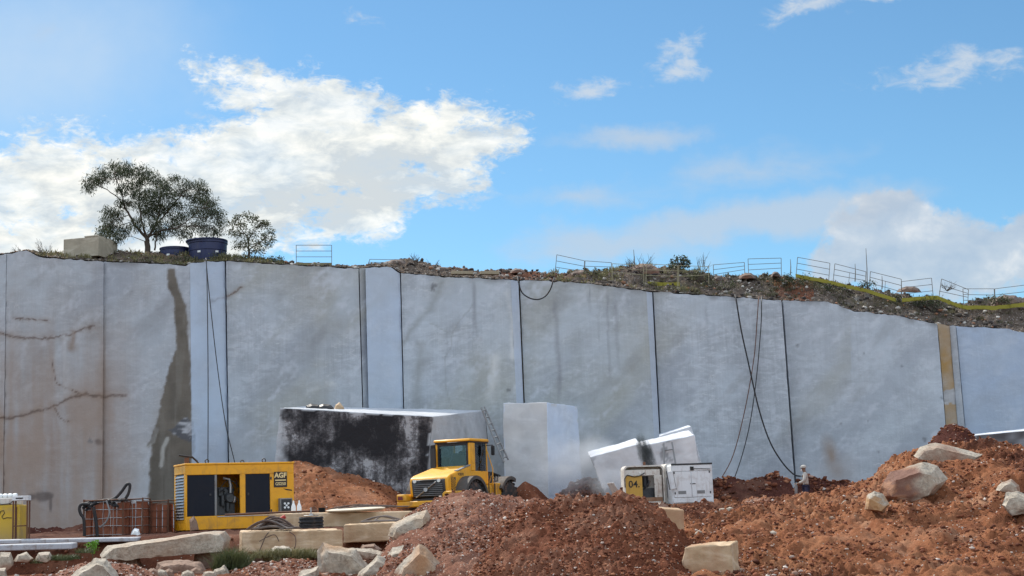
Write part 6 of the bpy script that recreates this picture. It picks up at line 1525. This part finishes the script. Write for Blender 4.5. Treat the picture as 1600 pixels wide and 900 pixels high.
wv = nn(nt, 'ShaderNodeCombineXYZ'); nt.links.new(mth('MULTIPLY_ADD', mth('SUBTRACT', wx, .5), 150, u_), wv.inputs[0]); nt.links.new(mth('MULTIPLY_ADD', mth('SUBTRACT', wy, .5), 90, v_), wv.inputs[1])
def field(ells):
    f = None
    for cx, cy, rx, ry_, an, wt in ells:
        mp = nn(nt, 'ShaderNodeMapping', vector_type='TEXTURE'); mp.inputs['Location'].default_value = (cx, cy, 0); mp.inputs['Rotation'].default_value = (0, 0, R(an)); mp.inputs['Scale'].default_value = (rx, ry_, 1)
        nt.links.new(wv.outputs[0], mp.inputs['Vector']); ln = nn(nt, 'ShaderNodeVectorMath', operation='LENGTH'); nt.links.new(mp.outputs[0], ln.inputs[0])
        e2 = mth('MULTIPLY', mth('SUBTRACT', 1.0, ln.outputs['Value']), wt)
        f = e2 if f is None else mth('SMOOTH_MAX', f, e2, .15)
    return f
def sst(x, a, b):
    m = nn(nt, 'ShaderNodeMapRange', interpolation_type='SMOOTHSTEP'); nt.links.new(x, m.inputs['Value']); m.inputs['From Min'].default_value = a; m.inputs['From Max'].default_value = b; return m.outputs[0]
big = field([(70, 290, 190, 95, -4, 1), (60, 380, 200, 60, -6, 1), (260, 300, 260, 105, -6, 1), (430, 260, 240, 120, -12, 1.1), (590, 235, 230, 75, -10, 1), (720, 240, 110, 45, -14, 1), (390, 118, 105, 30, 10, .62), (500, 170, 190, 62, 12, .95), (330, 365, 230, 62, -14, 1), (590, 310, 190, 52, -22, .95), (700, 285, 120, 36, -20, .8)])
nf = cnoise(1 / 60, 12, (1, 1.7, 1), .62, .4, -16)
nfd = cnoise(1 / 17, 9, (.8, 1.5, 1), .65, .8, -16, off=40)
dA = sst(mth('MULTIPLY_ADD', mth('SUBTRACT', nfd, .5), .85, mth('MULTIPLY_ADD', mth('SUBTRACT', nf, .5), 1.45, big)), -.02, .50)
dA = mth('MULTIPLY', dA, mth('MULTIPLY_ADD', sst(cnoise(1 / 130, 6, (.7, 1.6, 1), .6, .3, -14, off=300), .25, .6), .25, .75))
sml = field([(930, 130, 85, 22, -6, 1), (1065, 108, 60, 20, -18, 1), (1045, 78, 60, 26, -25, .8), (1270, 8, 120, 26, -10, .9), (1400, -4, 90, 16, -4, .8), (1490, 108, 170, 34, -10, .8), (310, 180, 40, 14, 0, .5), (740, 305, 60, 14, 0, .6), (570, 20, 50, 14, 0, .5)])
nf2 = cnoise(1 / 45, 11, (1, 1.9, 1), .64, .5, -14, off=500)
dB = mth('MULTIPLY', sst(mth('MULTIPLY_ADD', mth('SUBTRACT', nf2, .5), 2.1, sml), .05, 1.0), .74)
cum = field([(1400, 375, 120, 80, 0, 1), (1500, 410, 180, 70, 0, 1), (1605, 375, 60, 55, 0, 1), (1330, 410, 70, 45, 0, .9), (1390, 330, 60, 45, 0, .9)])
dC = mth('MULTIPLY', sst(mth('MULTIPLY_ADD', mth('SUBTRACT', cnoise(1 / 75, 10, (1, 1.2, 1), .6, .3, 0, off=700), .5), .95, cum), .0, .30), .80)
fnt = field([(1110, 350, 280, 34, -8, .9), (960, 385, 190, 40, 0, 1.0), (980, 215, 150, 24, -3, .8), (1150, 265, 200, 30, -10, .5), (1250, 330, 230, 44, -8, 1.0), (900, 310, 110, 24, -4, .6), (60, 60, 10, 10, 0, .1)])
dD = mth('MULTIPLY', sst(mth('MULTIPLY_ADD', mth('SUBTRACT', cnoise(1 / 120, 7, (.7, 1.8, 1), .55, .3, -8, off=1100), .5), 1.2, fnt), -.15, .8), .70)
front = sst(vdot(dr, Fv), .25, .5)
veil = mth('MULTIPLY', sst(field([(40, 80, 420, 230, 0, 1)]), .0, .9), mth('MULTIPLY_ADD', cnoise(1 / 200, 4, off=77), .6, .2))
# bright cloud added out of view, all round, to light the shaded wall
n3 = nn(nt, 'ShaderNodeTexNoise'); n3.inputs['Scale'].default_value = 2.2; n3.inputs['Detail'].default_value = 5; nt.links.new(dr, n3.inputs['Vector'])
sz_ = nn(nt, 'ShaderNodeSeparateXYZ'); nt.links.new(dr, sz_.inputs[0])
fill_cloud = mth('MULTIPLY', mth('MULTIPLY', sst(n3.outputs['Fac'], .36, .55), sst(sz_.outputs['Z'], .02, .12)), mth('SUBTRACT', 1.0, front))
skyc = mix(nt, 1.0, sky.outputs[0], (.655, .925, .99), 'MULTIPLY'); SKYMUL = skyc.node
def over(c, d, col): return mix(nt, mth('MULTIPLY', d, front), c, col)
sh_ = cnoise(1 / 55, 9, (.8, 1.7, 1), .6, .3, -12, off=210)
grey_ = mth('MULTIPLY', sst(field([(560, 290, 300, 75, -10, 1), (250, 330, 200, 60, -8, .8)]), .0, .8), .16)
colA = ramp(nt, mth('SUBTRACT', sh_, grey_), [(.36, (5.0, 5.45, 5.7)), (.5, (6.7, 6.9, 6.7)), (.62, (8.1, 8.0, 7.55))])
colC = ramp(nt, cnoise(1 / 70, 6, (1, 1.4, 1), .55, .2, 0, off=410), [(.35, (3.7, 4.3, 5.1)), (.55, (4.6, 5.0, 5.5)), (.7, (6.3, 6.3, 6.3))])
c = over(skyc, veil, (4.9, 5.8, 6.7)); c = over(c, dD, (4.3, 4.9, 5.6)); c = over(c, dC, colC); c = over(c, dB, (5.2, 5.6, 6.0)); c = over(c, dA, colA)
c = mix(nt, fill_cloud, c, (9.6, 10.8, 12.4))
nt.links.new(c, bg.inputs['Color'])

sd = bpy.data.lights.new('sun', 'SUN'); sd.energy = 3.8; sd.angle = R(.9); sd.color = (1, .93, .82)
so = bpy.data.objects.new('sun', sd); C.objects.link(so)
dirv = Vector((math.sin(SUN_AZ) * math.cos(SUN_EL), math.cos(SUN_AZ) * math.cos(SUN_EL), math.sin(SUN_EL)))
so.rotation_euler = dirv.to_track_quat('Z', 'Y').to_euler(); so.location = (-20, 60, 60)

# ------------------------------------------------------------------ render settings
scene.view_settings.view_transform = 'Standard'; scene.view_settings.look = 'None'; scene.view_settings.gamma = 1; scene.view_settings.exposure = 0.4
scene.render.engine = 'CYCLES'; cy = scene.cycles
cy.use_denoising = True
try: cy.denoiser = 'OPENIMAGEDENOISE'; cy.denoising_input_passes = 'RGB_ALBEDO_NORMAL'
except Exception: pass
cy.max_bounces = 5; cy.diffuse_bounces = 3; cy.transparent_max_bounces = 8; cy.volume_bounces = 1; cy.volume_step_rate = 2; cy.volume_max_steps = 64
scene.render.resolution_x = 1024; scene.render.resolution_y = 576
